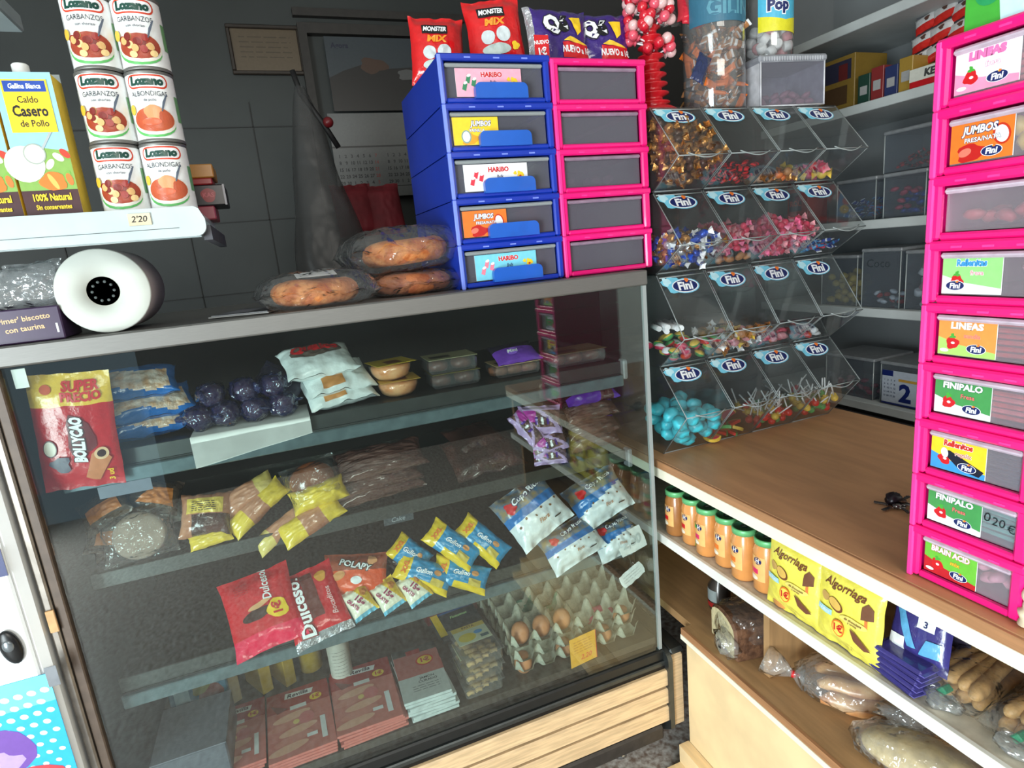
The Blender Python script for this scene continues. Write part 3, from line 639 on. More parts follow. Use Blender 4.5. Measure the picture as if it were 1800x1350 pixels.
fl = [jelly_in('brain', 46, 'pale pink brain-shaped jelly in the bottom drawer of the tall pink tower', 'jellies in the bottom tower drawer', .022, 1, .06), strips([SGN, SOR, SRED], 'green, orange or red sour strip behind the drawer priced 0,20', 'sour strips in the second tower drawer', 15), strips([SBK], 'long black liquorice strip lying in the tall pink tower', 'liquorice strips', 18),
      strips([SRED, SPK], 'red strawberry strip in the fourth tower drawer from the counter', 'strawberry strips', 15), strips([SRED, SPK, SRED], 'red watermelon strip in the fifth tower drawer from the counter', 'watermelon strips', 18), jelly_in('pale', 6, 'pale jelly at the right side of the strawberry-card tower drawer', 'jellies in the sixth tower drawer', .024, .35, .05),
      jelly_in('red_brick', 24, 'dull red jelly brick in the tower drawer without a card', 'red jelly bricks', .022, 1, .03), jelly_in('yellow_cube', 16, 'yellow jelly cube beside the orange card in the tall tower', 'yellow jelly cubes', .026, .62, .05), strips([SPK], 'pink strip in the top tower drawer', 'pink strips', 12)]
tw = drawer_tower('drawer_unit', FR((.892, .607, .92), (0, -1, 0), (0, 0, 1)), .156, .25, (9, .0885), PKB, PKH, 'tall pink nine-drawer tower full of sweets standing on the brown counter', 'drawer unit', clear('tower_clear', (244, 244, 248), .16, .14, body=(214, 204, 212)), None, tcards, fl, surf('tower_lip', (205, 190, 205), .25), postw=.026, group=None)
mk = MB(); A = Art(mk, plane((0, .0035, 0), (1, 0, 0), (0, 0, 1)), maxl=1)
A.text('0', .1015, .0885 + .050, .020, BLK, bold=0, shear=.1); A.text('20', .1165, .0885 + .047, .018, BLK, bold=0, shear=.1); A.text('€', .133, .0885 + .043, .017, BLK, bold=0)
mo = mk.build('handwritten_price', tw)
# box on the tower
bx = MB(); bx.box((-.0, 0, 0), (.15, .16, .10), GRN, .001); A = Art(bx, plane((0, 0, 0), (1, 0, 0), (0, 0, 1)), maxl=1)
A.poly([(.045, .0), (.15, .0), (.15, .10), (.035, .10)], P(200, 235, 240)); A.text('dippo', .095, .055, .032, P(30, 60, 160), bold=.04, shear=.1, out=WH); A.text('XL', .12, .022, .022, PNK, bold=.04); A.ell(.03, .045, .018, .018, P(40, 150, 90)); A.text('40', .03, .045, .015, WH)
bo = bx.build('sweet_box', None, FR((.905, .59, .92 + 9 * .0885 + .002), (0, -1, 0), (0, 0, 1))); tag(bo, 'green and white sweet box lying on top of the tall pink tower', 'box')
# ================================================================== packs: placement by a seen point on a known plane
def FRT(px, py, y=None, z=None, x=None, roll=0, tilt=0, yaw=0, dz=0, dy=0):
    """frame facing the shopper: roll about its own normal, tilt leans the face up, yaw turns it"""
    p = at(px, py, 1, y) if y is not None else (at(px, py, 2, z) if z is not None else at(px, py, 0, x))
    p = p + Vector((0, dy, dz)); r, t, w_ = math.radians(roll), math.radians(tilt), math.radians(yaw)
    n = Vector((math.sin(w_) * math.cos(t), -math.cos(w_) * math.cos(t), math.sin(t))); xx = Vector((math.cos(w_), math.sin(w_), 0))
    yy = n.cross(xx); xx, yy = xx * math.cos(r) + yy * math.sin(r), yy * math.cos(r) - xx * math.sin(r)
    m = Matrix((xx, yy, n)).transposed().to_4x4(); m.translation = p; return m
def pack(name, cat, label, M, w, h, t, key, art=None, back=None, group=None, seed=0, **kw):
    m = MB(); fn = pillow(m, w, h, t, key, seed=seed, back=back, **kw)
    if art: art(Art(m, fn, maxl=.007), w, h)
    return tag(m.build(name, None, M), label, cat, group)
def sheet(name, cat, label, M, w, h, t, key, art=None, group=None):
    m = MB(); m.box((-w / 2, -h / 2, -t), (w / 2, h / 2, 0), key, min(.001, t * .3))
    if art: art(Art(m, plane((-w / 2, -h / 2, 0), (1, 0, 0), (0, 1, 0)), maxl=1), w, h)
    return tag(m.build(name, None, M), label, cat, group)
# ------------------------------------------------------------------ tins, cartons and their shelf
ts = root('wall_shelf', (-.30, 1.12, 1.555), 'white enamel shelf with rounded end holding tins and stock cartons', 'shelf')
def tpart(name, mb, par=ts): return mb.build(name, par, Matrix.Translation(Vector((.30, -1.12, -1.555))))
m = MB(); m.box((-1.0, 1.125, 1.602), (-.10, 1.46, 1.6115), WHITEM); m.box((-1.0, 1.125, 1.567), (-.10, 1.14, 1.602), WHITEM); tpart('board', m)
m = MB()
pr = [(-1.0, 1.568), (-.105, 1.568)] + [(-.105 + .016 * math.sin(a), 1.584 - .016 * math.cos(a)) for a in [PI / 2 * k / 5 for k in range(1, 6)]] + [(-.089, 1.594), (-.096, 1.611), (-.103, 1.6145), (-1.0, 1.6145)]
vs = [(x, y, z) for y in (1.112, 1.124) for (x, z) in pr]; n_ = len(pr)
m.add(vs, [tuple(range(n_)), tuple(range(n_, 2 * n_))[::-1]] + [(k, n_ + k, n_ + (k + 1) % n_, (k + 1) % n_) for k in range(n_)], WHITEM)
m.box((-1.0, 1.1112, 1.582), (-.128, 1.112, 1.5828), STEELD); fr = tpart('front_lip', m)
m = MB(); m.box((-.196, 1.1095, 1.590), (-.165, 1.1115, 1.608), surf('price_tag_paper', (222, 208, 178), .8)); A = Art(m, plane((-.196, 1.1095, 1.590), (1, 0, 0), (0, 0, 1)), maxl=1); A.text('2\'20', .0155, .009, .013, BLK, bold=.01, shear=.2); m.build('price_tag', fr)
tpart('shade_strip', MB().box((-.098, 1.14, 1.562), (-.085, 1.46, 1.586), surf('under_shelf_dark', (70, 72, 80), .5)))  # dark strip put in for the shade under the shelf end
us = MB(); us.box((-1.1, 1.10, 1.962), (-.345, 1.42, 1.992), WHITEM, .003); tag(us.build('wall_shelf'), 'white shelf above the stock cartons, cut by the photo corner', 'shelf')
def can(label, x, z, kind, name='food_tin'):
    R, H = .0318, .0985; m = MB(); SZ = 1.07
    m.lathe([(0, .002), (R * .9, .002), (R, 0), (R * 1.03, .001), (R * 1.03, .003), (R, .005, STICKW), (R, H - .005), (R * 1.03, H - .003), (R * 1.03, H - .001), (R * .97, H), (R * .93, H - .004), (0, H - .004)], STEEL, 40)
    A = Art(m, cyl(R, 0, -PI / 2), step=.0001, maxl=.005); A.h = .0003
    A.rect(-.048, .012, -.034, .074, P(206, 208, 206)); A.rect(.040, .030, .052, .066, P(110, 160, 110)); A.h = .0003
    red = P(206, 62, 34)
    def pill(cx, cy, a, b, key):
        pts = []
        for k in range(9): t = -PI / 2 + PI * k / 8; pts.append((cx + a - b + b * math.cos(t), cy + b * math.sin(t)))
        for k in range(9): t = PI / 2 + PI * k / 8; pts.append((cx - a + b + b * math.cos(t), cy + b * math.sin(t)))
        A.poly(pts, key)
    pill(.003, .083, .029, .0095, red); pill(.003, .083, .0265, .0072, WH); A.text('Lozano', .003, .0832, .0150, P(16, 66, 56), bold=.07, shear=.12)
    nm = 'GARBANZOS' if kind == 'g' else 'ALBONDIGAS'
    A.text(nm, .003, .066, .0098, P(30, 40, 52), bold=.0, sx=.82); A.text('con chorizo' if kind == 'g' else 'de pollo', .003, .0575, .005, P(80, 86, 96))
    gr = P(92, 176, 96); A.ell(.002, .026, .031, .020, gr); A.ell(.003, .029, .0305, .0195, P(226, 222, 210)); A.ell(.003, .031, .028, .017, P(156, 62, 40) if kind == 'g' else P(184, 84, 50))
    rg = random.Random(hash(kind) % 7 + 3)
    if kind == 'g':
        for i in range(16): A.ell(.003 + rg.uniform(-.022, .022), .032 + rg.uniform(-.013, .012), .0052, .0044, [P(232, 200, 140), P(120, 34, 28), P(150, 40, 34), P(214, 170, 110)][i % 4], rg.uniform(0, 3))
    else:
        A.blob(.004, .040, .0115, P(212, 146, 98), 2, .12); A.blob(.018, .034, .008, P(186, 84, 52), 3, .15); A.blob(-.014, .030, .007, P(186, 84, 52), 4, .15); A.ell(.0, .028, .013, .005, P(222, 96, 60))
    A.poly([(.015, .042), (.0165, .042), (.027, .066), (.0256, .067), (.0185, .055)], P(90, 100, 116)); A.ell(-.025, .046, .0052, .0072, P(226, 180, 60))
    o = m.build(name, None, Matrix.Translation(Vector((x, 1.172, z))) @ Matrix.Rotation(-.12, 4, 'Z') @ Matrix.Scale(SZ, 4)); return tag(o, label, 'tin', 'food tins on the white shelf')
xl, xr = at(181, 190, 1, 1.15).x, at(266, 180, 1, 1.15).x
for i, nm in enumerate(('bottom', 'middle', 'top')):
    can('white chickpea tin at the %s of the left stack beside the stock carton' % nm, xl + .002 * i, 1.612 + i * .1056, 'g')
    can(('white meatball tin at the %s of the right stack' if i < 2 else 'white chickpea tin at the %s of the right stack') % nm, xr + .001 * i, 1.612 + i * .1056, 'a' if i < 2 else 'g')
def carton(x0, label, full=True):
    W, H, D = .072, .205, .055; m = MB(); sky = P(150, 205, 232); dk = P(66, 30, 34)
    m.box((0, 0, 0), (W, D, H), P(236, 200, 70), .002)
    A = Art(m, plane((0, 0, 0), (.837, 0, 0), (0, 0, 1)), maxl=1); A.fn = (lambda x, y, h: Vector((x * .837, -h, y))); A.h = .0002; W = .086
    A.rect(0, 0, W, H, sky); A.rect(0, 0, W, .040, dk); A.poly([(0, .04), (W, .04), (W, .095), (.05, .10), (0, .088)], P(130, 170, 80))
    rg = random.Random(4)
    for i in range(9): A.ell(rg.uniform(.045, .082), rg.uniform(.05, .10), .009, .005, [P(226, 120, 50), P(210, 60, 40), P(120, 170, 70), P(240, 230, 210)][i % 4], rg.uniform(0, 3))
    A.ell(.016, .078, .030, .026, P(230, 230, 210)); A.ell(.034, .092, .017, .015, P(160, 170, 160)); A.ell(.034, .092, .015, .013, P(228, 232, 210)); A.poly([(.046, .100), (.049, .098), (.078, .135), (.075, .137)], P(170, 178, 180))
    A.blob(.052, .052, .017, ORG, 5, .15, sx=1.2, sy=.8); A.ell(.052, .052, .004, .013, P(250, 180, 90), .5)
    A.rect(.010, .122, .078, .195, YEL); A.rect(.013, .178, .075, .193, P(30, 70, 160)); A.text('Gallina Blanca', .044, .1855, .0095, WH, bold=.03, shear=.1, sx=.9)
    A.text('Caldo', .044, .167, .013, BLK, bold=.01); A.text('Casero', .044, .151, .021, BLK, bold=.03, sx=.85); A.text('de Pollo', .046, .134, .013, BLK, bold=.01)
    A.text('100% Natural', .044, .029, .014, YEL, bold=.035, sx=.78); A.text('Sin conservantes', .044, .015, .0098, YEL, bold=.03, sx=.82)
    M = Matrix.Translation(Vector((x0, 1.135, 1.612)))
    r = root('stock_carton', M, label, 'carton', 'stock cartons on the white shelf'); m.build('carton_body', r)
    MB().lathe([(.014, 0), (.014, .004), (.011, .005), (.011, .017), (.009, .019)], STICKW, 18, Matrix.Translation(Vector((.03, .03, H)))).build('cap', r)
cxl = at(28, 300, 1, 1.135).x
carton(cxl, 'yellow and blue chicken stock carton with white cap beside the tins'); carton(cxl - .076, 'yellow and blue stock carton at the left edge, mostly cut off')
# boxes behind the tins
for k, (px0, py0, px1, py1, c, lab) in enumerate([(300, 317, 368, 345, P(150, 60, 76), 'dusty pink box lowest of the pile behind the tins'), (300, 276, 384, 317, P(36, 34, 40), 'black box with a red emblem behind the tins'), (300, 262, 362, 276, P(150, 36, 40), 'flat red box on the black box behind the tins'), (318, 236, 362, 262, P(180, 124, 50), 'small ochre box on top of the pile behind the tins')]):
    a, b_ = at(px0, py1, 1, 1.36), at(px1, py0, 1, 1.36); m = MB(); m.box((0, 0, 0), (b_.x - a.x, .09, b_.z - a.z), c, .002)
    A = Art(m, plane((0, 0, 0), (1, 0, 0), (0, 0, 1)), maxl=1); W, H = b_.x - a.x, b_.z - a.z
    if k == 1: A.rect(W * .36, 0, W * .40, H, P(150, 150, 160)); A.rect(W * .96, 0, W, H, P(150, 150, 160)); A.blob(W * .66, H * .5, H * .34, P(140, 30, 36), 2, .1); A.text('KAS', W * .66, H * .5, H * .3, P(180, 70, 80), bold=.03)
    zst = 1.6125 if k == 0 else znx; znx = zst + H + .0005
    if k == 0: A.ell(W * .2, H * .4, H * .3, H * .3, P(170, 30, 50)); A.text('CCC', W * .2, H * .4, H * .26, WH)
    tag(m.build('snack_box', None, Matrix.Translation(Vector((a.x, 1.36, zst)))), lab, 'box', 'boxes piled behind the tins')
m = MB(); m.box((-.045, 0, 0), (.045, .002, .05), P(170, 180, 180)); A = Art(m, plane((-.045, 0, 0), (1, 0, 0), (0, 0, 1)), maxl=1); A.poly([(0, 0), (.045, .03), (.09, 0)], P(190, 200, 200)); A.rect(.036, .03, .046, .036, BLK)
tag(m.build('price_card', None, FR(at(60, 190, 1, 1.24), (1, 0, .12), (0, 0, 1)) ), 'pale folded price card standing behind the stock cartons', 'card')
# ------------------------------------------------------------------ things on the steel top
c0 = at(180, 503, 1, 1.27); R = .074
m = MB(); Mr = FR((c0.x, 1.268, ZT + R + .001), (1, 0, 0), (0, -1, 0)); PW = surf('white_roll_paper', (200, 204, 196), .75, 0, .015, 12); PWS = surf('roll_paper_side', (170, 160, 160), .8, 0, .03, 20, stretch=(1, 1, 60))
m.lathe([(R, -.15, PWS), (R, -.002, PW), (R - .002, 0, PW), (.0255, 0, PW), (.0255, -.15, PWS), (R, -.15)], PW, 56)
rl = root('paper_roll', Mr, 'big white paper roll with black hub lying on the steel top', 'paper roll'); m.build('paper', rl)
m = MB(); m.lathe([(.0255, .0005), (.0222, .0005), (.0222, -.06), (.0255, -.06), (.0255, .0005)], surf('kraft_core', (150, 140, 116), .8), 40); m.build('core', rl)
m = MB(); m.lathe([(0, -.0012), (.015, -.0012), (.015, -.006), (.018, -.006), (.018, -.012), (.0215, -.012), (.0215, -.05), (0, -.05)], BLACK, 40)
for i in range(10): m.ball((.017 * math.cos(i * PI / 5), .017 * math.sin(i * PI / 5), -.003), .0044, surf('hub_grey', (84, 92, 92), .35), 8, 6)
m.lathe([(.0035, -.003), (.0048, -.001), (.006, -.003)], surf('grey_plastic', (70, 74, 76), .4), 16); m.build('hub', rl)
# purple box with lettering, bag on it
PUR = P(60, 40, 72)
m = MB(); m.box((-.17, 0, 0), (0, .10, .058), PUR, .002); A = Art(m, plane((-.17, 0, 0), (1, 0, 0), (0, 0, 1)), maxl=1)
A.text("El primer' biscotto", .108, .040, .0125, P(220, 180, 130), bold=.02, rot=.05); A.text('con taurina', .115, .024, .0125, P(220, 180, 130), bold=.02, rot=.05); A.rect(.160, .012, .163, .028, WH)
pb = at(112, 600, 1, 1.262)
tag(m.build('biscuit_box', None, Matrix.Translation(Vector((pb.x + .005, 1.262, ZT + .001)))), 'dark purple biscuit box under the crumpled bag, left of the roll', 'box')
pack('plastic_bag', 'bag', 'crumpled clear plastic bag on the purple biscuit box', FRT(48, 510, y=1.30, roll=8, tilt=12, dz=.004), .125, .085, .06, lambda u, v: FILMW, seed=4, wr=3.2, ruffle=.04)
m = MB(); m.box((0, 0, 0), (.12, .17, .003), P(110, 108, 104), .0005); m.box((.004, .004, .003), (.116, .166, .0045), P(70, 72, 76)); A = Art(m, plane((0, 0, .0046), (1, 0, 0), (0, 1, 0)), maxl=1); A.rect(.01, .02, .07, .12, P(120, 120, 130)); A.rect(.075, .03, .11, .15, P(44, 46, 56))
tag(m.build('magazine', None, Matrix.Translation(Vector((-.135, 1.32, ZT + .0015))) @ Matrix.Rotation(-.35, 4, 'Z')), 'grey magazine lying flat on the steel top beside the roll', 'magazine')
# ring breads in film
CRUST = surf('baked_crust', (172, 92, 44), .5, 0, .12, 45, bump=.5, bscale=50, col2=(204, 138, 82)); CRUSTD = surf('dark_crust', (142, 76, 46), .5, 0, .14, 45, bump=.5, bscale=50, col2=(176, 108, 66))
def ringbread(R=.058, r=.026, key=None, flat=.75, seed=0):
    m = MB(); o = Vector((seed * 3.3, 0, 0))
    def f(a, b):
        A_, B_ = 2 * PI * a, 2 * PI * b; k = 1 + .14 * noise.noise(Vector((math.cos(A_) * 1.5, math.sin(A_) * 1.5, B_ * .3)) + o) + .05 * math.cos(A_ * 3)
        return Vector(((R + r * k * math.cos(B_)) * math.cos(A_), (R * .9 + r * k * math.cos(B_)) * math.sin(A_), r * flat * k * math.sin(B_)))
    m.grid(f, 36, 14, key or CRUST); return m
def wrapped(name, cat, label, M, body, bodyname, fw, fh, ft, seed, film=None, extra=None, bdz=0, group=None, **kw):
    r = root(name, M, label, cat, group)
    for i, (b, Mb) in enumerate(body): b.build(bodyname, r, Mb)
    m = MB(); pillow(m, fw, fh, ft, film or FILM, seed=seed, e=4, wr=kw.pop('wr', 1.6), nu=22, nv=22, **kw); m.build('film', r)
    if extra: extra(r)
    return r
T = lambda x=0, y=0, z=0: Matrix.Translation(Vector((x, y, z)))
def lab_(r):
    m = MB(); m.box((-.042, -.022, 0), (.042, .022, .0008), PAPER); A = Art(m, plane((-.042, -.022, .0008), (1, 0, 0), (0, 1, 0)), maxl=1); A.scribble(.008, .036, .076, 5, .006, P(150, 156, 160)); m.build('label_sticker', r, T(.012, .044, .036) @ Matrix.Rotation(.25, 4, 'X'))
wrapped('ring_bread_pack', 'bread', 'film wrapped ring bread with a white label, left end of the steel top', Matrix.Translation(Vector((at(560, 520, 2, 1.445).x, 1.335, ZT + .031))) @ Matrix.Rotation(.1, 4, 'Z'), [(ringbread(.060, .030, None, .85), None)], 'ring_bread', .245, .20, .078, 3, extra=lab_, bt=.55)
rb = at(715, 470, 1, 1.34)
wrapped('ring_bread_pack', 'bread', 'film wrapped ring bread, lower of the two stacked against the blue unit', Matrix.Translation(Vector((rb.x + .016, 1.39, ZT + .026))) @ Matrix.Rotation(.15, 4, 'Z'), [(ringbread(.064, .028, CRUSTD, .8, 2), None)], 'ring_bread', .235, .19, .054, 5, group='stacked ring breads')
wrapped('ring_bread_pack', 'bread', 'film wrapped ring bread, upper of the two stacked against the blue unit', Matrix.Translation(Vector((rb.x + .0, 1.40, ZT + .102))) @ Matrix.Rotation(.12, 4, 'Z') @ Matrix.Rotation(-.05, 4, 'Y'), [(ringbread(.066, .032, CRUST, .85, 5), T(.012, 0, -.006))], 'ring_bread', .27, .21, .098, 7, group='stacked ring breads')
# ------------------------------------------------------------------ upper shelf of the case
S1, S2, S3, SF = 1.189, .946, .706, .401
def bolly(A, w, h):
    A.text('SUPER', w * .14, h * .39, h * .115, RED, bold=.05, sx=.8); A.text('PRECIO', w * .14, h * .30, h * .105, RED, bold=.05, sx=.8); A.ell(-w * .27, h * .38, w * .07, h * .04, P(200, 90, 60))
    A.blob(w * .06, -h * .05, w * .17, P(110, 22, 28), 3, .25, sy=1.9)
    A.text('BOLLYCAO', w * .04, -h * .06, h * .115, WH, rot=PI / 2, bold=.06, out=P(60, 16, 20), ow=.07, sx=.66)
    A.ell(-w * .33, -h * .12, w * .085, h * .075, P(90, 30, 40)); A.ell(-w * .33, -h * .12, w * .075, h * .065, P(206, 196, 180)); A.blob(-w * .22, -h * .26, w * .12, P(70, 60, 80), 6, .3)
    A.poly([(w * .04, -h * .40), (w * .20, -h * .44), (w * .40, -h * .25), (w * .26, -h * .15), (w * .17, -h * .19)], P(206, 130, 86)); A.ell(w * .29, -h * .20, w * .09, h * .055, P(230, 190, 150), -.5); A.ell(w * .29, -h * .20, w * .055, h * .033, P(60, 26, 20), -.5)
    A.text('3 ud', w * .36, -h * .40, h * .06, YEL, rot=PI / 2, bold=.03)
pack('chocolate_roll_pouch', 'pouch', 'big red and yellow chocolate roll pouch standing against the left end glass', FRT(108, 762, y=1.296, roll=-4, yaw=0), .130, .222, .028, lambda u, v: MY(232, 190, 70) if v > .44 else MY(196, 34, 42), bolly, seed=1, pinch=.02, wr=.8)
pt = MB(); pt.box((0, 0, 0), (.02, .001, .034), PAPER); tag(pt.build('paper_tag', None, Matrix.Translation(at(28, 684, 1, 1.262))), 'small white paper tag at the upper left of the case glass', 'tag')
CAKE = surf('cake_in_film', (214, 168, 128), .2, 0, .2, 55, bump=.9, bscale=45, coat=.8, col2=(236, 226, 216)); BLW = MY(30, 110, 190)  # cream noise patches paint the film's highlights into the cake colour
def bluepk(u, v): return CAKE if -.75 < v + .15 * math.sin(u * 4) < .35 and abs(u) < .88 else BLW
for i, (px, py, z, ro) in enumerate([(250, 0, S1 + .024, 14), (262, 0, S1 + .070, 20), (225, 0, S1 + .114, 8)]):
    p = at((250, 258, 222)[i], (768, 716, 666)[i], 1, 1.385)
    pack('cake_pack', 'cake pack', 'blue and clear cake pack, %s of the three stacked beside the red pouch' % ('lowest', 'middle', 'topmost')[i], Matrix.Translation(Vector((p.x, 1.40, z))) @ Matrix.Rotation(math.radians(ro), 4, 'Z') @ Matrix.Rotation(math.radians(38), 4, 'X'), .175, .085, .055, bluepk, seed=10 + i, ends='u', group='blue cake packs', wr=1.6)
# white paper liner hanging over the edge
m = MB(); xa, xb = at(335, 780, 1, 1.31).x, at(545, 735, 1, 1.31).x
def liner(a, b):
    x = xa + (xb - xa) * a; s = b * .20
    if s < .14: return Vector((x, 1.45 - s, S1 + .0012))
    return Vector((x + .0, 1.3115 - .002 * math.sin(a * 9), S1 + .001 - (s - .14) * (.55 + .5 * (1 - a))))
m.grid(liner, 12, 16, PAPER); m.grid(lambda a, b: liner(a, b) + Vector((0, 0, .0008)), 12, 16, PAPER); tag(m.build('paper_liner'), 'white paper liner under the muffins, drooping over the shelf front', 'paper')
MUF = surf('muffin', (150, 96, 70), .5, 0, .14, 60, bump=.4); MUFW = clear('navy_film', (190, 200, 236), .24, .10, bump=.9, bscale=45, refl=2.5, body=(30, 48, 120))
mp = [(352, 748), (402, 750), (452, 740), (503, 742), (372, 706), (432, 700), (486, 716)]
mproto = None
for i, (px, py) in enumerate(mp):
    p = at(px, py, 1, 1.36); z = S1 + .027 if i < 4 else S1 + .073
    M = Matrix.Translation(Vector((p.x, 1.365 if i < 4 else 1.375, z))) @ Matrix.Rotation(i * 1.1, 4, 'Z') @ Matrix.Rotation(.25, 4, 'X')
    lb = 'navy film wrapped muffin, %s in the heap on the white liner' % ('front left', 'front, second from left', 'front, third from left', 'front right', 'upper left', 'upper middle', 'upper right')[i]
    if mproto is None:
        mproto = root('muffin', M, lb, 'muffin', 'wrapped muffins'); b = MB(); b.lathe([(.014, -.020), (.020, -.018), (.024, .0), (.026, .004), (.022, .014), (.010, .020), (0, .021)], MUF, 18); b.build('cake', mproto)
        b = MB(); b.ball((0, 0, 0), (.032, .029, .027), MUFW, 20, 14, f=lambda d: 1 + .22 * noise.noise(d * 3.1)); b.ball((.034, 0, .004), (.012, .004, .014), MUFW, 8, 6); b.ball((-.034, 0, .004), (.012, .014, .004), MUFW, 8, 6); b.build('wrapper', mproto)
    else: copy_tree(mproto, M, lb)
pack('snack_pouch', 'pouch', 'dark navy pouch with pale script behind the white packets', FRT(492, 672, y=1.42, roll=-38, tilt=40), .11, .075, .02, MY(40, 40, 62), lambda A, w, h: A.text('Valle', 0, 0, h * .42, WH, bold=.01, shear=.3), seed=21)
for i, (px, py, yw) in enumerate([(600, 712, 14), (594, 676, 16), (560, 636, 12)]):
    p = at(px, py, 1, 1.375)
    def art(A, w, h, i=i):
        if i == 2: A.blob(-w * .02, h * .14, h * .36, P(96, 84, 76), 3, .1, sx=1.6, sy=.7); A.text('Qué', -w * .16, h * .2, h * .34, RED, bold=.05, shear=.1); A.text('Rico', w * .12, h * .18, h * .34, RED, bold=.05)
        else: A.rect(-w * .30, -h * .44, w * .02, -h * .20, P(196, 134, 76))
        if i == 1: A.text('g', w * .26, h * .22, h * .4, RED, bold=.05)
    pack('white_pouch', 'pouch', ('plain white pouch, %s of three stacked, with tan label' % ('lowest', 'middle')[i]) if i < 2 else 'white pouch with red lettering on top of the white stack', Matrix.Translation(Vector((p.x, 1.395, S1 + .022 + i * .042))) @ Matrix.Rotation(math.radians(yw), 4, 'Z') @ Matrix.Rotation(math.radians(30), 4, 'X'), .160, .105, .052, MY(224, 232, 232), art, seed=30 + i, ends='u', group='white pouches', wr=1.7)
PIE = surf('pie_crust', (222, 146, 86), .3, 0, .10, 40, bump=.3, coat=.6, col2=(238, 190, 140))
def pie(M, label, top):
    r = root('pie', M, label, 'pie', 'round pies'); m = MB(); n = 30
    m.lathe([(.030, 0), (.040, .008), (.045, .020), (.046, .029), (.043, .033), (.0, .036)], PIE, n); m.build('pie_body', r)
    c = MB(); c.lathe([(.032, -.001), (.0425, .008), (.0475, .020), (.050, .0335), (.0, .0385)], clear('shell_film', (246, 240, 230), .06, .08, bump=.3, refl=1.8), n); c.build('clear_cup', r)
    l = MB(); l.box((-.048, -.050, .039), (.046, .040, .0398), P(216, 186, 60) if top else P(210, 170, 80), .0003); A = Art(l, plane((-.048, -.050, .0398), (1, 0, 0), (0, 1, 0)), maxl=1); A.rect(.03, .015, .066, .055, P(120, 60, 30)); A.scribble(.01, .08, .09, 3, .006, P(110, 70, 40)); l.build('label_card', r)
p1 = at(702, 690, 1, 1.39)
pie(Matrix.Translation(Vector((p1.x, 1.395, S1 + .001))), 'round tan pie in a clear cup, lower of two beside the white pouches', False); pie(Matrix.Translation(Vector((p1.x - .012, 1.395, S1 + .042))) @ Matrix.Rotation(.2, 4, 'Z'), 'round tan pie with yellow card, upper of two beside the white pouches', True)
CHOC = surf('chocolate_cake', (104, 58, 42), .4, 0, .14, 60, bump=.3, coat=.3)
def tray(M, label, cakes, key, w=.12, d=.09, h=.034, cardkey=None, group='clear cake trays'):
    r = root('cake_tray', M, label, 'cake tray', group)
    for i in range(cakes):
        m = MB(); m.lathe([(.022, .002), (.026, .01), (.026, .02), (.018, h - .006), (0, h - .004)], key, 18); m.build('cake', r, T(-w / 2 + w * (i + .5) / cakes, 0, 0))
    c = MB(); pr_ = [(-w / 2 + .006, -d / 2 + .006), (w / 2 - .006, -d / 2 + .006), (w / 2 - .006, d / 2 - .006), (-w / 2 + .006, d / 2 - .006)]
    c.prism([(a, b) for (a, b) in pr_], 2, 0, .001, DRAWC); c.box((-w / 2, -d / 2, .001), (w / 2, d / 2, h), clear('tray_clear', (244, 244, 244), .07, .06, refl=1.6), .006); c.build('clear_box', r)
    l = MB(); l.box((-w / 2, -d / 2 - .002, h + .0005), (w / 2, d / 2, h + .0013), cardkey or P(120, 110, 60)); A = Art(l, plane((-w / 2, -d / 2, h + .0013), (1, 0, 0), (0, 1, 0)), maxl=1); A.rect(.01, .02, w * .5, .05, P(60, 50, 46)); A.scribble(w * .55, .07, w * .95, 5, .009, P(190, 180, 150), .002); l.build('label_card', r)
p1 = at(800, 690, 1, 1.40)
tray(Matrix.Translation(Vector((p1.x, 1.41, S1 + .001))), 'clear tray of chocolate cakes, lower of two beside the pies', 2, CHOC); tray(Matrix.Translation(Vector((p1.x - .004, 1.41, S1 + .037))), 'clear tray of chocolate cakes with cream card, upper of two beside the pies', 2, CHOC, cardkey=P(170, 166, 130))
p1 = at(905, 660, 1, 1.40)
tray(Matrix.Translation(Vector((p1.x, 1.41, S1 + .001))), 'open tray of filled cakes beneath the purple pack', 3, MUF, cardkey=P(210, 180, 130), h=.030)
pack('cake_pack', 'cake pack', 'purple and black cake pack lying on the open tray', Matrix.Translation(Vector((p1.x + .004, 1.40, S1 + .052))) @ Matrix.Rotation(.1, 4, 'Z') @ Matrix.Rotation(.5, 4, 'X'), .125, .080, .030, lambda u, v: MY(110, 60, 170) if v < .2 else MY(34, 28, 44), lambda A, w, h: (A.ell(-w * .1, -h * .1, w * .14, h * .16, P(150, 100, 220), .4), A.text('Mini', -w * .1, -h * .1, h * .22, WH, bold=.03, shear=.3)), seed=41, ends='u')
p1 = at(1010, 650, 1, 1.41)
tray(Matrix.Translation(Vector((p1.x, 1.415, S1 + .001))), 'clear tray of dark cakes at the right end of the upper shelf', 3, CHOC, .15, .10, .034, P(120, 100, 70))
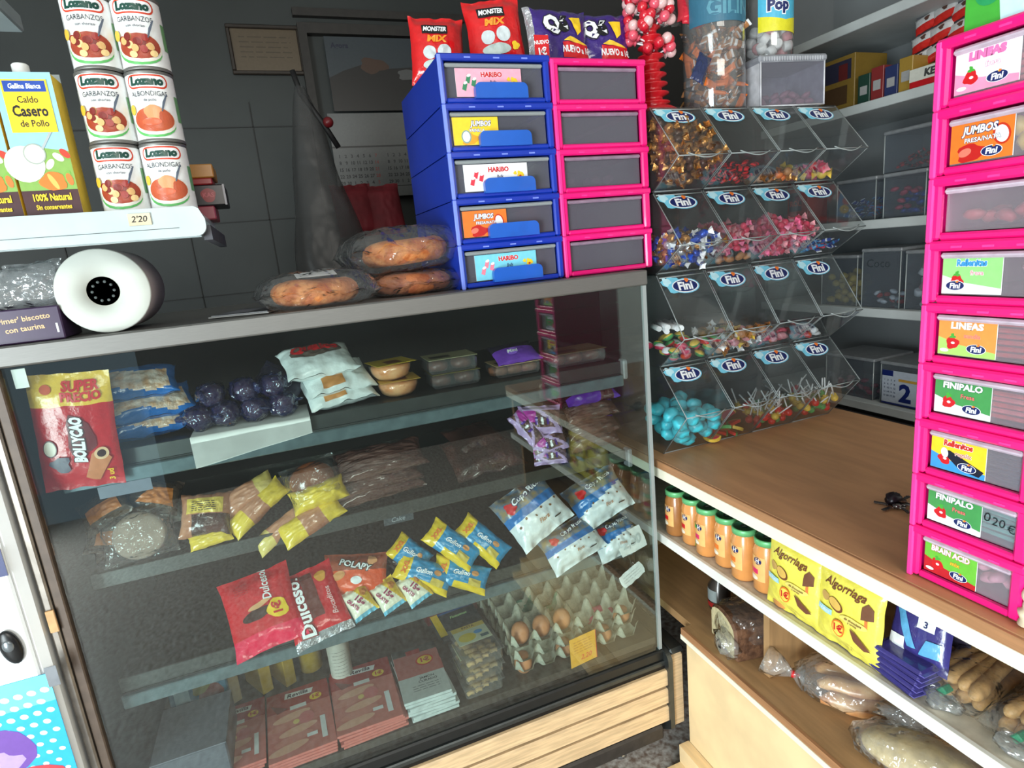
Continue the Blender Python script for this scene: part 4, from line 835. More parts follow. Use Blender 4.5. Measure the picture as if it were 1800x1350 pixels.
# ------------------------------------------------------------------ middle shelf
BUN = surf('orange_bun', (176, 104, 54), .45, 0, .12, 30, coat=.3); ORL = P(200, 120, 50)
fb = [(150, 905, 0, .10, 'upper far left'), (262, 882, 1, .11, 'upper, under the carton'), (198, 948, 0, .10, 'middle left'), (150, 985, 1, .10, 'lower far left'), (252, 925, 1, .085, 'middle right')]
for i, (px, py, k, w_, nm) in enumerate(fb):
    p = at(px, py, 1, 1.37)
    def art(A, w, h, k=k): A.poly([(-w * .25, -h * .3), (w * .42, -h * .32), (w * .35, h * .2), (-w * .05, h * .15)], ORL) if k else A.rect(-w * .3, -h * .34, w * .38, h * .04, ORL)
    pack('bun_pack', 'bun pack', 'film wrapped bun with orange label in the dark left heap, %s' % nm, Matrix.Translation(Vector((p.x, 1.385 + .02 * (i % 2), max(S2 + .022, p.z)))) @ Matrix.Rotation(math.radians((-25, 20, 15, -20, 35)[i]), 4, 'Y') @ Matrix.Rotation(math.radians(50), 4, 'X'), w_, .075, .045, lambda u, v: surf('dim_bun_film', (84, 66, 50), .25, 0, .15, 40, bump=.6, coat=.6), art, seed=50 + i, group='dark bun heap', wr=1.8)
TOAST = surf('toast', (160, 140, 124), .7, 0, .06, 40)
r = root('toast_pack', FRT(248, 955, y=1.345, tilt=20, yaw=8), 'clear pack of pale round toasts at the front of the dark heap', 'toast pack'); m = MB()
for k in range(3): m.lathe([(0, -.012 * k - .008), (.046, -.012 * k - .008), (.048, -.012 * k - .004), (.046, -.012 * k), (.040, -.012 * k + .0015), (0, -.012 * k + .001)], TOAST, 24)
m.build('toasts', r); m = MB(); pillow(m, .135, .10, .05, FILM, seed=9, e=4, wr=2, bt=.4); m.build('film', r)
pack('tissue_pack', 'pack', 'clear crinkled pack with pale rolls behind the round toasts', FRT(272, 895, y=1.42, roll=5, tilt=30), .10, .085, .05, lambda u, v: surf('pale_roll_film', (150, 160, 156), .2, 0, .25, 26, bump=.9, coat=.8, col2=(84, 70, 80)), seed=61, wr=2.4)
BRL = surf('brown_loaf_film', (150, 92, 66), .22, 0, .16, 14, bump=.5, bscale=30, coat=.9, col2=(196, 140, 108)); YW = MY(226, 196, 62); YWP = MY(222, 200, 116); DKC = surf('dark_cake_film', (84, 50, 46), .22, 0, .2, 20, bump=.6, coat=.8)
def ends(a, k1=YW, mid=BRL, b=None): return lambda u, v: (k1 if (u > a or (b is not None and u < b)) else mid)
yl = [(362, 905, 1.36, -8, 0, .10, .095, .06, lambda u, v: DKC if v < -.1 and u > -.5 else BRL, 'brown loaf pack with a printed yellow label, leftmost of the yellow packs'),
      (435, 872, 1.385, 20, 0, .13, .060, .045, ends(.35, YWP), 'clear cake pack with one pale yellow end above the front rolls'),
      (455, 905, 1.365, 36, 0, .15, .048, .042, ends(.25, YW, BRL, -.35), 'slim cake pack with yellow ends slanting up to the right'),
      (500, 925, 1.35, 30, 0, .15, .044, .040, ends(.5, YWP, BRL, -.45), 'slim cake pack with yellow ends beneath the big yellow bag'),
      (548, 915, 1.335, 22, 0, .15, .055, .045, ends(.35, YW, BRL, -.3), 'front cake roll pack with both ends yellow, below the big bag'),
      (372, 952, 1.335, 6, 0, .085, .035, .03, lambda u, v: YW, 'small yellow pack end at the lower left of the yellow packs')]
for i, (px, py, y, ro, ti, w_, h_, t_, kf, lb) in enumerate(yl):
    def art(A, w, h, i=i):
        if i == 0: A.rect(-w * .35, -h * .02, w * .38, h * .34, P(228, 200, 90)); A.scribble(-w * .25, h * .24, w * .25, 5, h * .05, P(70, 60, 40), h * .02)
    pack('cake_roll_pack', 'cake pack', lb, FRT(px, py, y=y, roll=ro, tilt=35), w_, h_, t_, kf, art, seed=70 + i, ends='u', wr=1.8, group='yellow and brown cake packs')
r = root('bun_bag', FRT(552, 852, y=1.372, roll=10, tilt=25), 'big round brown bun in a bag with a broad yellow band', 'bun bag')
m = MB(); m.ball((0, .012, -.005), (.052, .043, .035), surf('glossy_bun', (150, 84, 48), .2, 0, .1, 14, coat=.9), 22, 14); m.build('bun', r)
m = MB(); pillow(m, .125, .055, .075, YW, seed=6, wr=2, ends='u'); m.build('yellow_band', r, T(.002, -.026, .006)); m = MB(); pillow(m, .125, .112, .082, FILM, seed=8, e=4, wr=1.2); m.build('film', r)
ROLL = surf('dark_roll_film', (64, 36, 32), .2, 0, .22, 12, bump=.9, bscale=26, coat=1, stretch=(1, 5, 5), col2=(96, 66, 58)); 
for i, (px, py, ro) in enumerate([(668, 862, 9), (662, 828, 9), (668, 792, 5)]):
    p = at(px, py, 1, 1.39)
    pack('chocolate_roll_pack', 'cake pack', 'long clear pack of dark chocolate rolls, %s of the stack of three' % ('lowest', 'middle', 'topmost')[i], Matrix.Translation(Vector((p.x, 1.40, S2 + .019 + i * .036))) @ Matrix.Rotation(math.radians(ro), 4, 'Z') @ Matrix.Rotation(.7, 4, 'X'), .215, .085, .042, ROLL, seed=80 + i, ends='u', wr=2.2, group='long dark roll packs')
p = at(850, 800, 1, 1.42); pack('chocolate_roll_pack', 'cake pack', 'broad clear pack of dark palm cakes right of the long packs', Matrix.Translation(Vector((p.x, 1.42, S2 + .04))) @ Matrix.Rotation(.12, 4, 'Z') @ Matrix.Rotation(.6, 4, 'X'), .20, .13, .05, surf('palm_cake_film', (70, 40, 34), .2, 0, .2, 22, bump=.7, coat=.9), seed=85, wr=1.8)
p = at(830, 770, 1, 1.47); pack('chocolate_roll_pack', 'cake pack', 'dark palm cake pack lying on top of the broad one', Matrix.Translation(Vector((p.x, 1.45, S2 + .085))) @ Matrix.Rotation(.3, 4, 'Z') @ Matrix.Rotation(.4, 4, 'X'), .15, .10, .035, 'palm_cake_film', seed=86, wr=1.8)
PW_ = clear('purple_white_film', (200, 175, 215), .62, .14, bump=.9, bscale=36, refl=2, body=(150, 100, 175)); PU = MY(84, 44, 150); LIL = MY(186, 160, 206)
for i, (px, py, ro, w_, h_, nm) in enumerate([(950, 738, -8, .115, .075, 'uppermost'), (925, 752, -60, .10, .05, 'left, hanging'), (965, 778, 8, .10, .06, 'middle'), (968, 812, -6, .095, .05, 'lowest')]):
    p = at(px, py, 1, 1.352)
    pack('croissant_pack', 'croissant pack', 'purple and silver croissant pack of the heap, %s' % nm, FRT(px, py, y=1.355 - .004 * i, roll=ro, tilt=25), w_, h_, .038, (lambda u, v: (LIL if abs(v) > .62 or math.sin(u * 5 + v * 4) > .75 else (MY(180, 60, 160) if u < -.3 and v > -.2 else surf('croissant_film', (120, 84, 84), .2, 0, .2, 40, bump=.9, coat=.9)))), lambda A, w, h: [A.rect(-w * .2 + k * w * .14, -h * .22, -w * .14 + k * w * .14, h * .05, (PU, WH, PU)[k]) for k in range(3)], seed=90 + i, wr=2.6, group='purple croissant packs')
for i, (px, py) in enumerate([(1052, 812), (1055, 775), (1050, 735), (1045, 692)]):
    p = at(px, py, 1, 1.40)
    pack('chocolate_roll_pack', 'cake pack', 'purple and dark chocolate roll pack, %s of the four stacked at the right end' % ('lowest', 'second', 'third', 'topmost')[i], Matrix.Translation(Vector((p.x, 1.405, S2 + .024 + i * .046))) @ Matrix.Rotation(.08, 4, 'Z') @ Matrix.Rotation(.75, 4, 'X'), .165, .085, .050, (lambda u, v: PU if (v < -.35 and u < .2) or u > .8 else DKC) if i == 3 else (lambda u, v: PU if u > .55 and v > -.1 else ROLL), seed=95 + i, ends='u', wr=1.8, group='purple roll packs')
# ------------------------------------------------------------------ lower shelf
RD = MY(206, 24, 40); 
def dulce(A, w, h):
    A.rect(-w * .10, -h * .2, w * .12, h * .42, P(100, 40, 36)); A.text('Dulcesol', -w * .22, h * .02, h * .24, WH, rot=PI / 2, bold=.03, shear=.15, out=P(120, 20, 30)); A.blob(w * .26, h * .32, w * .10, P(226, 160, 60), 2, .1); A.text('Bocaditos', w * .3, -h * .05, h * .1, P(236, 190, 190), rot=PI / 2, shear=.2)
def dulce2(A, w, h):
    A.text('Dulcesol', w * .12, h * .30, h * .15, WH, rot=PI / 2, bold=.02, shear=.15, sx=.8); A.ell(-w * .08, -h * .05, w * .22, h * .07, P(60, 26, 22), .1); A.ell(-w * .02, h * .06, w * .18, h * .035, P(224, 170, 120), .2)
    A.blob(w * .22, -h * .06, w * .15, YEL, 5, .12); A.text('1€', w * .22, -h * .06, h * .15, RED, rot=-PI / 2 + PI, bold=.04); A.scribble(-w * .32, h * .38, -w * .12, 5, h * .03, P(60, 20, 20))
pack('snack_pouch', 'pouch', 'red cake pouch with a yellow price heart, leftmost on the lower shelf', FRT(462, 1072, y=1.325, roll=8, tilt=40), .150, .175, .032, lambda u, v: MY(236, 30, 80) if v < -.55 else RD, dulce2, seed=101, wr=1.3)
pack('snack_pouch', 'pouch', 'red cake pouch with upright white lettering beside the heart pouch', FRT(552, 1062, y=1.325, roll=10, tilt=40), .130, .170, .032, lambda u, v: surf('silver_film', (190, 190, 196), .2, .5, .1, 50, bump=.8) if v < -.80 else RD, dulce, seed=102, wr=1.3)
OR = MY(226, 84, 34)
pack('snack_pouch', 'pouch', 'orange snack pouch with slanting black and white lettering', FRT(626, 1012, y=1.36, roll=-12, tilt=35), .150, .105, .035, lambda u, v: OR if v < .25 else MY(150, 70, 44), lambda A, w, h: (A.text('POLAPY', -w * .02, h * .22, h * .2, WH, rot=-.25, bold=.03, shear=.15, out=BLK, ow=.08), A.blob(w * .25, h * .32, h * .11, P(226, 160, 110), 3), A.ell(-w * .28, 0, w * .1, h * .1, TAN, .3), A.ell(0, -h * .12, w * .09, h * .09, WH)), seed=103, wr=1.8)
for i, (px, py) in enumerate([(632, 1058), (682, 1046), (728, 1034)]):
    pack('snack_pouch', 'pouch', 'small yellow and white puff pouch, %s of the three in a row' % ('left', 'middle', 'right')[i], FRT(px, py, y=1.315, roll=20, tilt=40), .062, .075, .034, lambda u, v: (MY(240, 200, 60) if u + v * .5 > .35 else (MY(110, 190, 220) if v < -.8 else MY(236, 232, 210))), lambda A, w, h: (A.text('15g', 0, 0, h * .26, P(160, 40, 90), bold=.04, rot=-PI / 2 + .3), A.text('GRATIS', -w * .3, 0, h * .14, P(160, 40, 90), bold=.04, rot=-PI / 2 + .3), A.blob(w * .28, h * .2, h * .12, P(206, 130, 60), 3)), seed=110 + i, wr=2, group='little puff pouches')
pack('snack_pouch', 'pouch', 'dim brown pouch behind the little puff pouches', FRT(712, 985, y=1.40, roll=-50, tilt=35), .10, .07, .03, DKC, seed=114)
BY = MY(30, 140, 190)
for i, (px, py, y, ro, nm) in enumerate([(745, 1008, 1.335, -35, 'lower left'), (810, 1010, 1.325, -30, 'lower right'), (795, 958, 1.345, -48, 'upper middle'), (848, 950, 1.345, -52, 'upper right'), (720, 975, 1.37, -50, 'behind at the left')]):
    pack('wafer_pack', 'wafer pack', 'blue and yellow sweet wafer pack, %s of the heap' % nm, FRT(px, py, y=y, roll=ro, tilt=30), .145 if i != 4 else .10, .068, .042, lambda u, v: (MY(236, 200, 40) if u < -.55 or (v < -.5 and u > -.2) else BY), lambda A, w, h: (A.text('Gullon', -w * .02, h * .05, h * .24, WH, bold=.03, shear=.2, rot=.1), A.rect(w * .14, -h * .30, w * .38, -h * .05, P(206, 180, 80)), A.text('XXL', -w * .36, 0, h * .24, ORG, bold=.04, rot=PI / 2), A.ell(w * .22, h * .15, w * .07, h * .10, TAN)), seed=120 + i, ends='u', wr=2, group='blue and yellow wafer packs')
WB = MY(226, 234, 238); BL2 = MY(24, 116, 190)
for i, (px, py, y, ro, w_, h_, nm) in enumerate([(1008, 958, 1.30, 24, .150, .100, 'lower left'), (1100, 938, 1.33, 12, .120, .100, 'lower right'), (935, 898, 1.325, 35, .150, .140, 'upper left, tilted'), (1070, 870, 1.355, 25, .155, .120, 'upper right')]):
    def kf(u, v, i=i): return WB if v < -.05 + .25 * u * (i % 2) else (BL2 if v < .25 else (surf('cereal_print', (150, 130, 90), .3, 0, .3, 45, col2=(60, 110, 150), coat=.4)))
    def art(A, w, h, i=i):
        for k in range(6): A.ell(-w * .38 + w * .15 * k, -h * .13 + (h * .06 if k % 2 else 0), h * .022, h * .022, P(120, 80, 50))
        A.text('Flora', 0, -h * .25, h * .10, P(170, 110, 60), bold=.02, shear=.2); A.blob(-w * .32, h * .22, h * .10, RED, 3); A.text('Copo Ricos', w * .05, h * .30, h * .15, WH, bold=.03, shear=.2, out=P(60, 60, 100), rot=.1); A.rect(w * .15, -h * .36, w * .28, -h * .34, BLK)
    pack('biscuit_bag', 'biscuit bag', 'glossy white and blue biscuit bag, %s of four' % nm, FRT(px, py, y=y, roll=ro * .7, tilt=38, yaw=-4), w_ * 1.12, h_ * 1.08, .085, kf, art, seed=130 + i, wr=2.2, group='white and blue biscuit bags')
m = MB(); fn = pillow(m, .075, .035, .004, PAPER, seed=7, wr=6, pinch=-.1); Art(m, fn, maxl=.01).scribble(-.028, .008, .028, 3, .007, P(150, 150, 150)); tag(m.build('price_note', None, FRT(1112, 1010, y=1.300, roll=22, tilt=15)), 'torn white price note taped at the right end of the lower shelf', 'note')
m = MB(); fn = pillow(m, .082, .058, .004, PAPER, seed=8, wr=5, pinch=-.05); A = Art(m, fn, maxl=.01); A.text('2,80', 0, -.002, .034, P(200, 206, 206), bold=.02, shear=.2); tag(m.build('price_note', None, FRT(1112, 950, y=1.290, roll=10, tilt=22)), 'white handwritten note on the lower right biscuit bag', 'note')
m = MB(); m.box((-.035, -.02, -.001), (.035, .02, 0), P(60, 66, 72)); A = Art(m, plane((-.035, -.02, 0), (1, 0, 0), (0, 1, 0)), maxl=1); A.text('30', .044, .030, .018, P(150, 158, 164), bold=-.0); A.text('Cake', .034, .010, .016, P(150, 158, 164), bold=-.0, shear=.2); tag(m.build('price_note', None, FRT(700, 905, y=1.328, roll=0)), 'dim note hung from the middle shelf edge', 'note')
# ------------------------------------------------------------------ floor of the case
def revilla(i):
    def f(A, w, h):
        A.rect(0, 0, w, h, P(206, 120, 110)); A.rect(0, h * .68, w, h, P(166, 40, 40)); A.poly([(w * .28, h * .86), (w * .72, h * .84), (w * .76, h * .92), (w * .30, h * .95)], WH); A.text('Revilla', w * .5, h * .895, h * .085, P(60, 40, 70), bold=.03, shear=.2)
        A.ell(w * .78, h * .76, w * .1, h * .055, YEL); A.text('1€', w * .78, h * .76, h * .075, RED, bold=.04); A.rect(w * .36, h * .66, w * .62, h * .72, P(226, 226, 226)); A.poly([(w * .06, h * .82), (w * .16, h * .66), (w * .34, h * .70)], P(120, 34, 34))
        for k in range(5): A.ell(w * (.3 + .08 * (k % 3)), h * (.12 + .11 * k), w * .30, h * .055, (P(232, 176, 150), P(214, 136, 122))[k % 2], .15)
        A.ell(w * .60, h * .48, w * .12, h * .09, P(216, 120, 120)); A.ell(w * .44, h * .46, w * .05, h * .035, P(240, 210, 130)); A.rect(w * .58, h * .18, w * .74, h * .23, WH); A.rect(w * .80, h * .10, w * .88, h * .42, WH)
    return f
for i, (px, py, w_, h_, nm, st) in enumerate([(645, 1232, .155, .235, 'right, topmost', 5), (528, 1272, .150, .235, 'middle', 4), (415, 1292, .125, .22, 'left, half in shade', 3)]):
    p = at(px, py, 2, SF + .008 * st); 
    for k in range(st):
        j = random.Random(i * 9 + k); M = Matrix.Translation(Vector((p.x + j.uniform(-.004, .004), max(p.y, 1.272 + h_ / 2), SF + .001 + .0075 * (k + 1) - .0005))) @ Matrix.Rotation(math.radians(j.uniform(-2, 2) + 1), 4, 'Z')
        sheet('ham_pack', 'ham pack', ('flat red pack of sliced ham, %s of the ham packs' % nm) if k == st - 1 else 'flat sliced ham pack lower in the %s pile' % nm.split(',')[0], M, w_, h_, .0068, P(196, 110, 100), revilla(i), 'ham packs, %s pile' % nm.split(',')[0])
def jamon(A, w, h):
    A.rect(0, 0, w, h, P(198, 206, 206)); A.rect(0, h * .42, w, h * .86, P(186, 104, 98)); A.rect(0, h * .86, w, h, P(60, 64, 66)); A.rect(w * .3, h * .85, w * .62, h * .94, P(170, 40, 44)); A.ell(w * .66, h * .68, w * .20, h * .10, RED); A.ell(w * .66, h * .68, w * .165, h * .082, YEL); A.text('1€', w * .66, h * .68, h * .115, RED, bold=.04)
    A.text('JAMON', w * .6, h * .35, h * .055, P(70, 76, 80), bold=.02); A.text('CURADO', w * .6, h * .29, h * .055, P(70, 76, 80), bold=.02); A.scribble(w * .25, h * .22, w * .85, 3, h * .04, P(130, 136, 140), h * .012)
p = at(748, 1205, 2, SF + .06)
for k in range(7):
    sheet('cured_ham_pack', 'ham pack', 'white tray of cured ham with a yellow 1€ disc, topmost of its stack' if k == 6 else 'white cured ham tray in the stack beneath the 1€ disc', Matrix.Translation(Vector((p.x + .0018 * (6 - k), max(p.y, 1.375), SF + .001 + .0085 * (k + 1)))) @ Matrix.Rotation(.05 * math.sin(k * 2), 4, 'Z'), .118, .205, .0078, surf('tray_white', (196, 206, 206), .3), jamon, 'cured ham trays')
PAS = surf('pasta', (226, 186, 120), .5, 0, .1, 60)
def ptray(M, label, top):
    r = root('pasta_tray', M, label, 'pasta tray', 'clear pasta trays'); rg = random.Random(3); m = MB()
    for k in range(46):
        m.tube([(-.034 + .068 * ((k * 13) % 46) / 46 + .009 * a, -.052 + .104 * ((k * 7) % 46) / 46 + .004 * (1 - a * a), .009 + .010 * (k % 3)) for a in (-1, 0, 1)], .0055, PAS, 6)
    m.build('pasta', r)['kind'] = 'stuff'
    c = MB(); c.box((-.05, -.066, 0), (.05, .066, .036), clear('tray_clear', (244, 244, 244), .07, .06, refl=1.6), .006); c.box((-.055, -.071, .034), (.055, .071, .0365), 'tray_clear', .001); c.build('clear_box', r)
    l = MB(); l.box((-.046, -.01, .0368), (.046, .066, .0374), P(206, 214, 190)); A = Art(l, plane((-.046, -.01, .0374), (1, 0, 0), (0, 1, 0)), maxl=1); A.rect(0, .058, .092, .076, P(216, 190, 90)); A.ell(.03, .025, .024, .018, P(220, 200, 70)); A.ell(.064, .036, .012, .008, SKY); A.rect(.064, .008, .086, .02, P(80, 110, 120)); A.text('PASTA', .046, .067, .012, P(120, 80, 30), bold=.03); l.build('label_card', r)
p = at(848, 1165, 2, SF + .10)
for k in range(3): ptray(Matrix.Translation(Vector((p.x + .004 * k, 1.345 + .004 * k, SF + .001 + .0385 * k))) @ Matrix.Rotation(.03 * k, 4, 'Z'), 'clear tray of curled pasta, %s of three' % ('bottom', 'middle', 'top with printed card')[k], k == 2)
sheet('sausage_pack', 'sausage pack', 'blue and black sausage pack lying behind the pasta trays', Matrix.Translation(Vector((at(808, 1100, 2, SF + .06).x, 1.56, SF + .062))) @ Matrix.Rotation(.12, 4, 'Z') @ Matrix.Rotation(.2, 4, 'X'), .135, .15, .012, P(30, 50, 60), lambda A, w, h: (A.rect(w * .1, h * .62, w, h * .95, P(36, 90, 150)), A.ell(w * .62, h * .76, w * .28, h * .1, RED), A.text('Campofrio', w * .62, h * .76, h * .09, WH, bold=.02), A.rect(0, h * .1, w * .16, h * .8, YEL), A.text('Finissimas', w * .58, h * .48, h * .09, P(170, 220, 150), shear=.2), A.rect(0, h * .82, w * .2, h * .98, RED)))
sheet('meat_pack', 'meat pack', 'dark red meat pack behind the blue sausage pack', Matrix.Translation(Vector((at(790, 1062, 2, SF + .09).x, 1.66, SF + .09))) @ Matrix.Rotation(.1, 4, 'Z'), .16, .15, .05, P(96, 20, 26), lambda A, w, h: (A.rect(w * .3, h * .2, w * .8, h * .5, P(150, 30, 36)),))
# egg trays and eggs
PULP = surf('egg_tray_pulp', (196, 196, 178), .9, 0, .05, 90, bump=.3, bscale=200); PULG = surf('pulp_green_stain', (110, 160, 136), .9, 0, .1, 40); PULM = surf('pulp_pink_stain', (204, 70, 110), .9, 0, .1, 40)
EW, ED = .366, .330; NC, NR = 6, 5
def eggtray(M, label, stains=True):
    m = MB(); th = .0018
    def hgt(a, b):
        x, y = a * NC, b * NR
        cx, cy = math.cos(2 * PI * x), math.cos(2 * PI * y)           # peaks at cell corners
        pk = max(0, (cx + cy) / 2) ** 1.3; wl = max(0, max(cx, cy)) * .35
        e = min(a, 1 - a, b, 1 - b); return .054 * max(pk, wl * .8)
    def keyf(a, b):
        if not stains: return PULP
        q = lambda u, v, r: (a - u) ** 2 + (b - v) ** 2 < r * r
        if q(.30, .50, .06) or q(.45, .42, .06) or q(.24, .62, .04): return PULG
        if q(.74, .20, .05) or q(.86, .10, .05) or q(.66, .06, .04): return PULM
        return PULP
    m.grid(lambda a, b: Vector((EW * (a - .5), ED * (b - .5), hgt(a, b))), NC * 10, NR * 10, keyf)
    m.grid(lambda a, b: Vector((EW * (a - .5), ED * (b - .5), hgt(a, b) - th)), NC * 10, NR * 10, PULP, flip=True)
    return tag(m.build('egg_tray', None, M), label, 'egg tray', 'stacked grey egg trays')
ex, ey = .596, 1.452
for k in range(3): eggtray(Matrix.Translation(Vector((ex + (.006, -.004, .0)[k], ey - .004 * k, SF + .005 + .040 * k))) @ Matrix.Rotation((-.02, .02, -.03)[k], 4, 'Z'), 'grey pulp egg tray, %s of three' % ('bottom', 'middle', 'top, stained green and pink')[k], k == 2)
EGG = surf('brown_egg', (206, 140, 96), .45, 0, .05, 30)
me_ = MB().ball((0, 0, 0), (.024, .024, .030), EGG, 20, 14, f=lambda d: 1 + .06 * -d.z)
def cell(i, j, k=2): return Vector((ex + EW * ((i + .5) / NC - .5), ey + ED * ((j + .5) / NR - .5), SF + .005 + .040 * k + .031))
eg = [(0, 0, 2, 'leftmost in the front of the top tray'), (1, 0, 2, 'second from left in the top tray'), (2, 0, 2, 'third from left in the top tray'), (0, 0, 0, 'at the left front of the bottom tray'), (2, 0, 0, 'at the middle front of the bottom tray'), (4, 0, 0, 'at the right front of the bottom tray'), (5, 0, 1, 'at the right front corner of the middle tray')]
e0 = None
for (i, j, k, nm) in eg:
    if e0 is None: o = e0 = me_.build('egg')
    else: o = e0.copy(); COL.objects.link(o)
    o.matrix_world = Matrix.Translation(cell(i, j, k) + Vector((0, 0, 0 if k == 2 else -.008))) @ Matrix.Rotation(.15 * (i - 1), 4, 'X'); tag(o, 'brown egg %s' % nm, 'egg', 'brown eggs')
m = MB(); m.box((-.042, 0, 0), (.042, .001, .085), P(236, 176, 56)); A = Art(m, plane((-.042, 0, 0), (1, 0, 0), (0, 0, 1)), maxl=1); A.scribble(.012, .07, .07, 5, .008, P(200, 130, 50), .002); A.text('2,20', .05, .02, .02, P(230, 100, 60), bold=.02, shear=.2); A.rect(.082, 0, .084, .085, RED)
tag(m.build('price_card', None, Matrix.Translation(Vector((at(1028, 1170, 1, 1.268).x, 1.268, SF + .001))) @ Matrix.Rotation(.12, 4, 'Z')), 'yellow price card leaning on the egg trays', 'price card')
# tubs standing at the back of the case floor
def tub(px, py, y, r_, h, key, label, art=None):
    p = at(px, py, 1, y); m = MB(); m.lathe([(r_ * .9, 0), (r_ * .95, .002), (r_, h * .9), (r_ * 1.04, h * .9), (r_ * 1.04, h), (0, h)], key, 24); A = Art(m, cyl(r_ * .975, 0), maxl=.01); A.h = .0012
    if art: art(A, r_, h)
    tag(m.build('tub', None, Matrix.Translation(Vector((p.x, y, SF + .001)))), label, 'tub')
tub(592, 1130, 1.50, .029, .155, P(222, 224, 212), 'white lidded tub with small print beneath the lower shelf', lambda A, r, h: A.scribble(-.018, h * .75, .018, 8, .010, P(130, 130, 130)))
tub(540, 1130, 1.62, .032, .145, P(214, 176, 60), 'yellow tub beside the white one at the back of the case')
for i, (px, c) in enumerate([(385, P(196, 176, 136)), (447, P(214, 180, 60)), (492, P(200, 166, 60))]):
    p = at(px, 1150, 1, 1.55); m = MB(); m.box((0, 0, 0), (.030, .10, .16 - .01 * i), c, .002); tag(m.build('food_carton', None, Matrix.Translation(Vector((p.x, 1.56, SF + .001))) @ Matrix.Rotation(.5, 4, 'Z')), '%s carton standing behind the ham packs' % ('beige', 'yellow', 'narrow ochre')[i], 'carton')
m = MB(); m.box((0, 0, 0), (.15, .18, .10), P(96, 98, 108), .003); m.box((.0, .0, .10), (.15, .18, .102), P(120, 122, 132), .0005)  # added box stands in for pale reflections on the case glass
tag(m.build('carton', None, Matrix.Translation(Vector((-.42, 1.30, SF + .001))) @ Matrix.Rotation(.0, 4, 'Z')), 'pale closed carton at the left end of the case floor', 'carton')
m = MB(); m.box((0, 0, 0), (.13, .02, .16), P(40, 96, 120), .003); A = Art(m, plane((0, 0, 0), (1, 0, 0), (0, 0, 1)), maxl=1); A.rect(.012, .03, .045, .15, P(150, 176, 186)); A.blob(.09, .10, .028, P(110, 60, 56), 3); A.blob(.07, .12, .02, P(110, 110, 56), 4)
tag(m.build('cereal_box', None, Matrix.Translation(Vector((-.41, 1.50, SF + .001)))), 'teal box standing behind the pale carton', 'box')
# ================================================================== under the counter
BABY = surf('baby_food', (222, 150, 82), .25, 0, .05, 20, coat=.6); BABY2 = surf('baby_food_shaded', (170, 112, 60), .25, 0, .05, 20, coat=.6); LIDG = surf('green_lid', (112, 196, 130), .35, .2, .04, 30)  # second food tone is the first with the innermost jar's shade in it
def jar(y, x, label, v, key=BABY):
    R, H = .0295, .128; m = MB()
    m.lathe([(R * .85, 0), (R, .006), (R, H - .030), (R * .86, H - .018), (R * .84, H - .014)], key, 28)
    A = Art(m, cyl(R, 0, PI), maxl=.009); A.h = .0003
    A.rect(-.020, .030, .030, .088, P(236, 180, 110)); A.ell(.012, .078, .010, .009, NAVY); A.text('H', .012, .078, .013, WH, bold=.03)
    c = (RED, RED, P(220, 40, 100), ORG, ORG, P(220, 40, 100))[v % 6]
    A.rect(-.012, .046, .014, .058, c); A.ell(.0, .036, .014, .006, P(240, 226, 206)); A.rect(-.040, .018, -.026, .036, WH)
    for k in range(4): A.rect(-.038 + k * .003, .021, -.0368 + k * .003, .033, NAVY)
    if v == 2: A.ell(-.006, .078, .013, .006, GRN); A.ell(-.01, .026, .012, .006, GRN)
    r = root('baby_food_jar', Matrix.Translation(Vector((x, y, .7025))) @ Matrix.Rotation(-.35, 4, 'Z'), label, 'jar', 'baby food jars on the shelf'); m.build('jar_body', r)
    l = MB(); l.lathe([(R * .93, H - .014), (R * .95, H - .003), (R * .90, H), (R * .80, H, P(60, 120, 90)), (R * .78, H - .0012, P(60, 120, 90)), (0, H - .001)], LIDG, 32)
    A = Art(l, plane((0, 0, H - .0008), (1, 0, 0), (0, 1, 0)), maxl=1); A.ell(0, 0, .009, .009, P(30, 60, 60)); A.text('ok', 0, 0, .009, P(150, 190, 160)); l.build('lid', r)
for i in range(7):
    y = 1.262 - .0640 * i
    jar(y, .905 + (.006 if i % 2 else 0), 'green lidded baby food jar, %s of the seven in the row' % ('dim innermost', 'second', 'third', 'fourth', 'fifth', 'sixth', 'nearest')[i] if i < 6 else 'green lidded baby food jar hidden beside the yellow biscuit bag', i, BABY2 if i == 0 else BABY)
YB_ = MY(240, 226, 90)
def algor(A, w, h):
    A.text('Algorriaga', 0, h * .30, h * .14, BRN, bold=.02, shear=.35, rot=-.02, sx=.9); A.blob(-w * .30, h * .10, w * .07, P(200, 160, 90), 1, .1); A.ell(-w * .12, h * .06, w * .12, h * .075, P(120, 70, 40), -.4); A.ell(-w * .13, h * .07, w * .10, h * .06, P(222, 180, 90), -.4)
    A.poly([(w * .26, h * .05), (w * .42, h * .08), (w * .42, h * .20), (w * .34, h * .26), (w * .27, h * .20)], P(110, 70, 46)); A.rect(w * .31, -h * .05, w * .35, h * .06, P(226, 120, 60))
    A.ell(w * .16, -h * .04, w * .20, h * .045, P(226, 210, 110)); A.text('de chocolate', w * .16, -h * .035, h * .04, BRN, shear=.2); A.text('y naranja', w * .16, -h * .07, h * .03, BRN)
    A.rect(-w * .42, -h * .10, -w * .16, -h * .03, P(170, 220, 230)); A.text('NUEVO', -w * .29, -h * .065, h * .045, WH, bold=.03)
    A.ell(-w * .04, -h * .20, w * .10, h * .105, ORG); A.ell(-w * .04, -h * .20, w * .082, h * .088, P(246, 214, 90)); A.text('1€', -w * .04, -h * .20, h * .12, RED, bold=.03)
    A.poly([(w * .14, -h * .12), (w * .22, -h * .14), (w * .42, -h * .28), (w * .34, -h * .30), (w * .2, -h * .24)], P(110, 66, 46)); A.text('120 g', w * .1, -h * .37, h * .05, P(170, 150, 60))
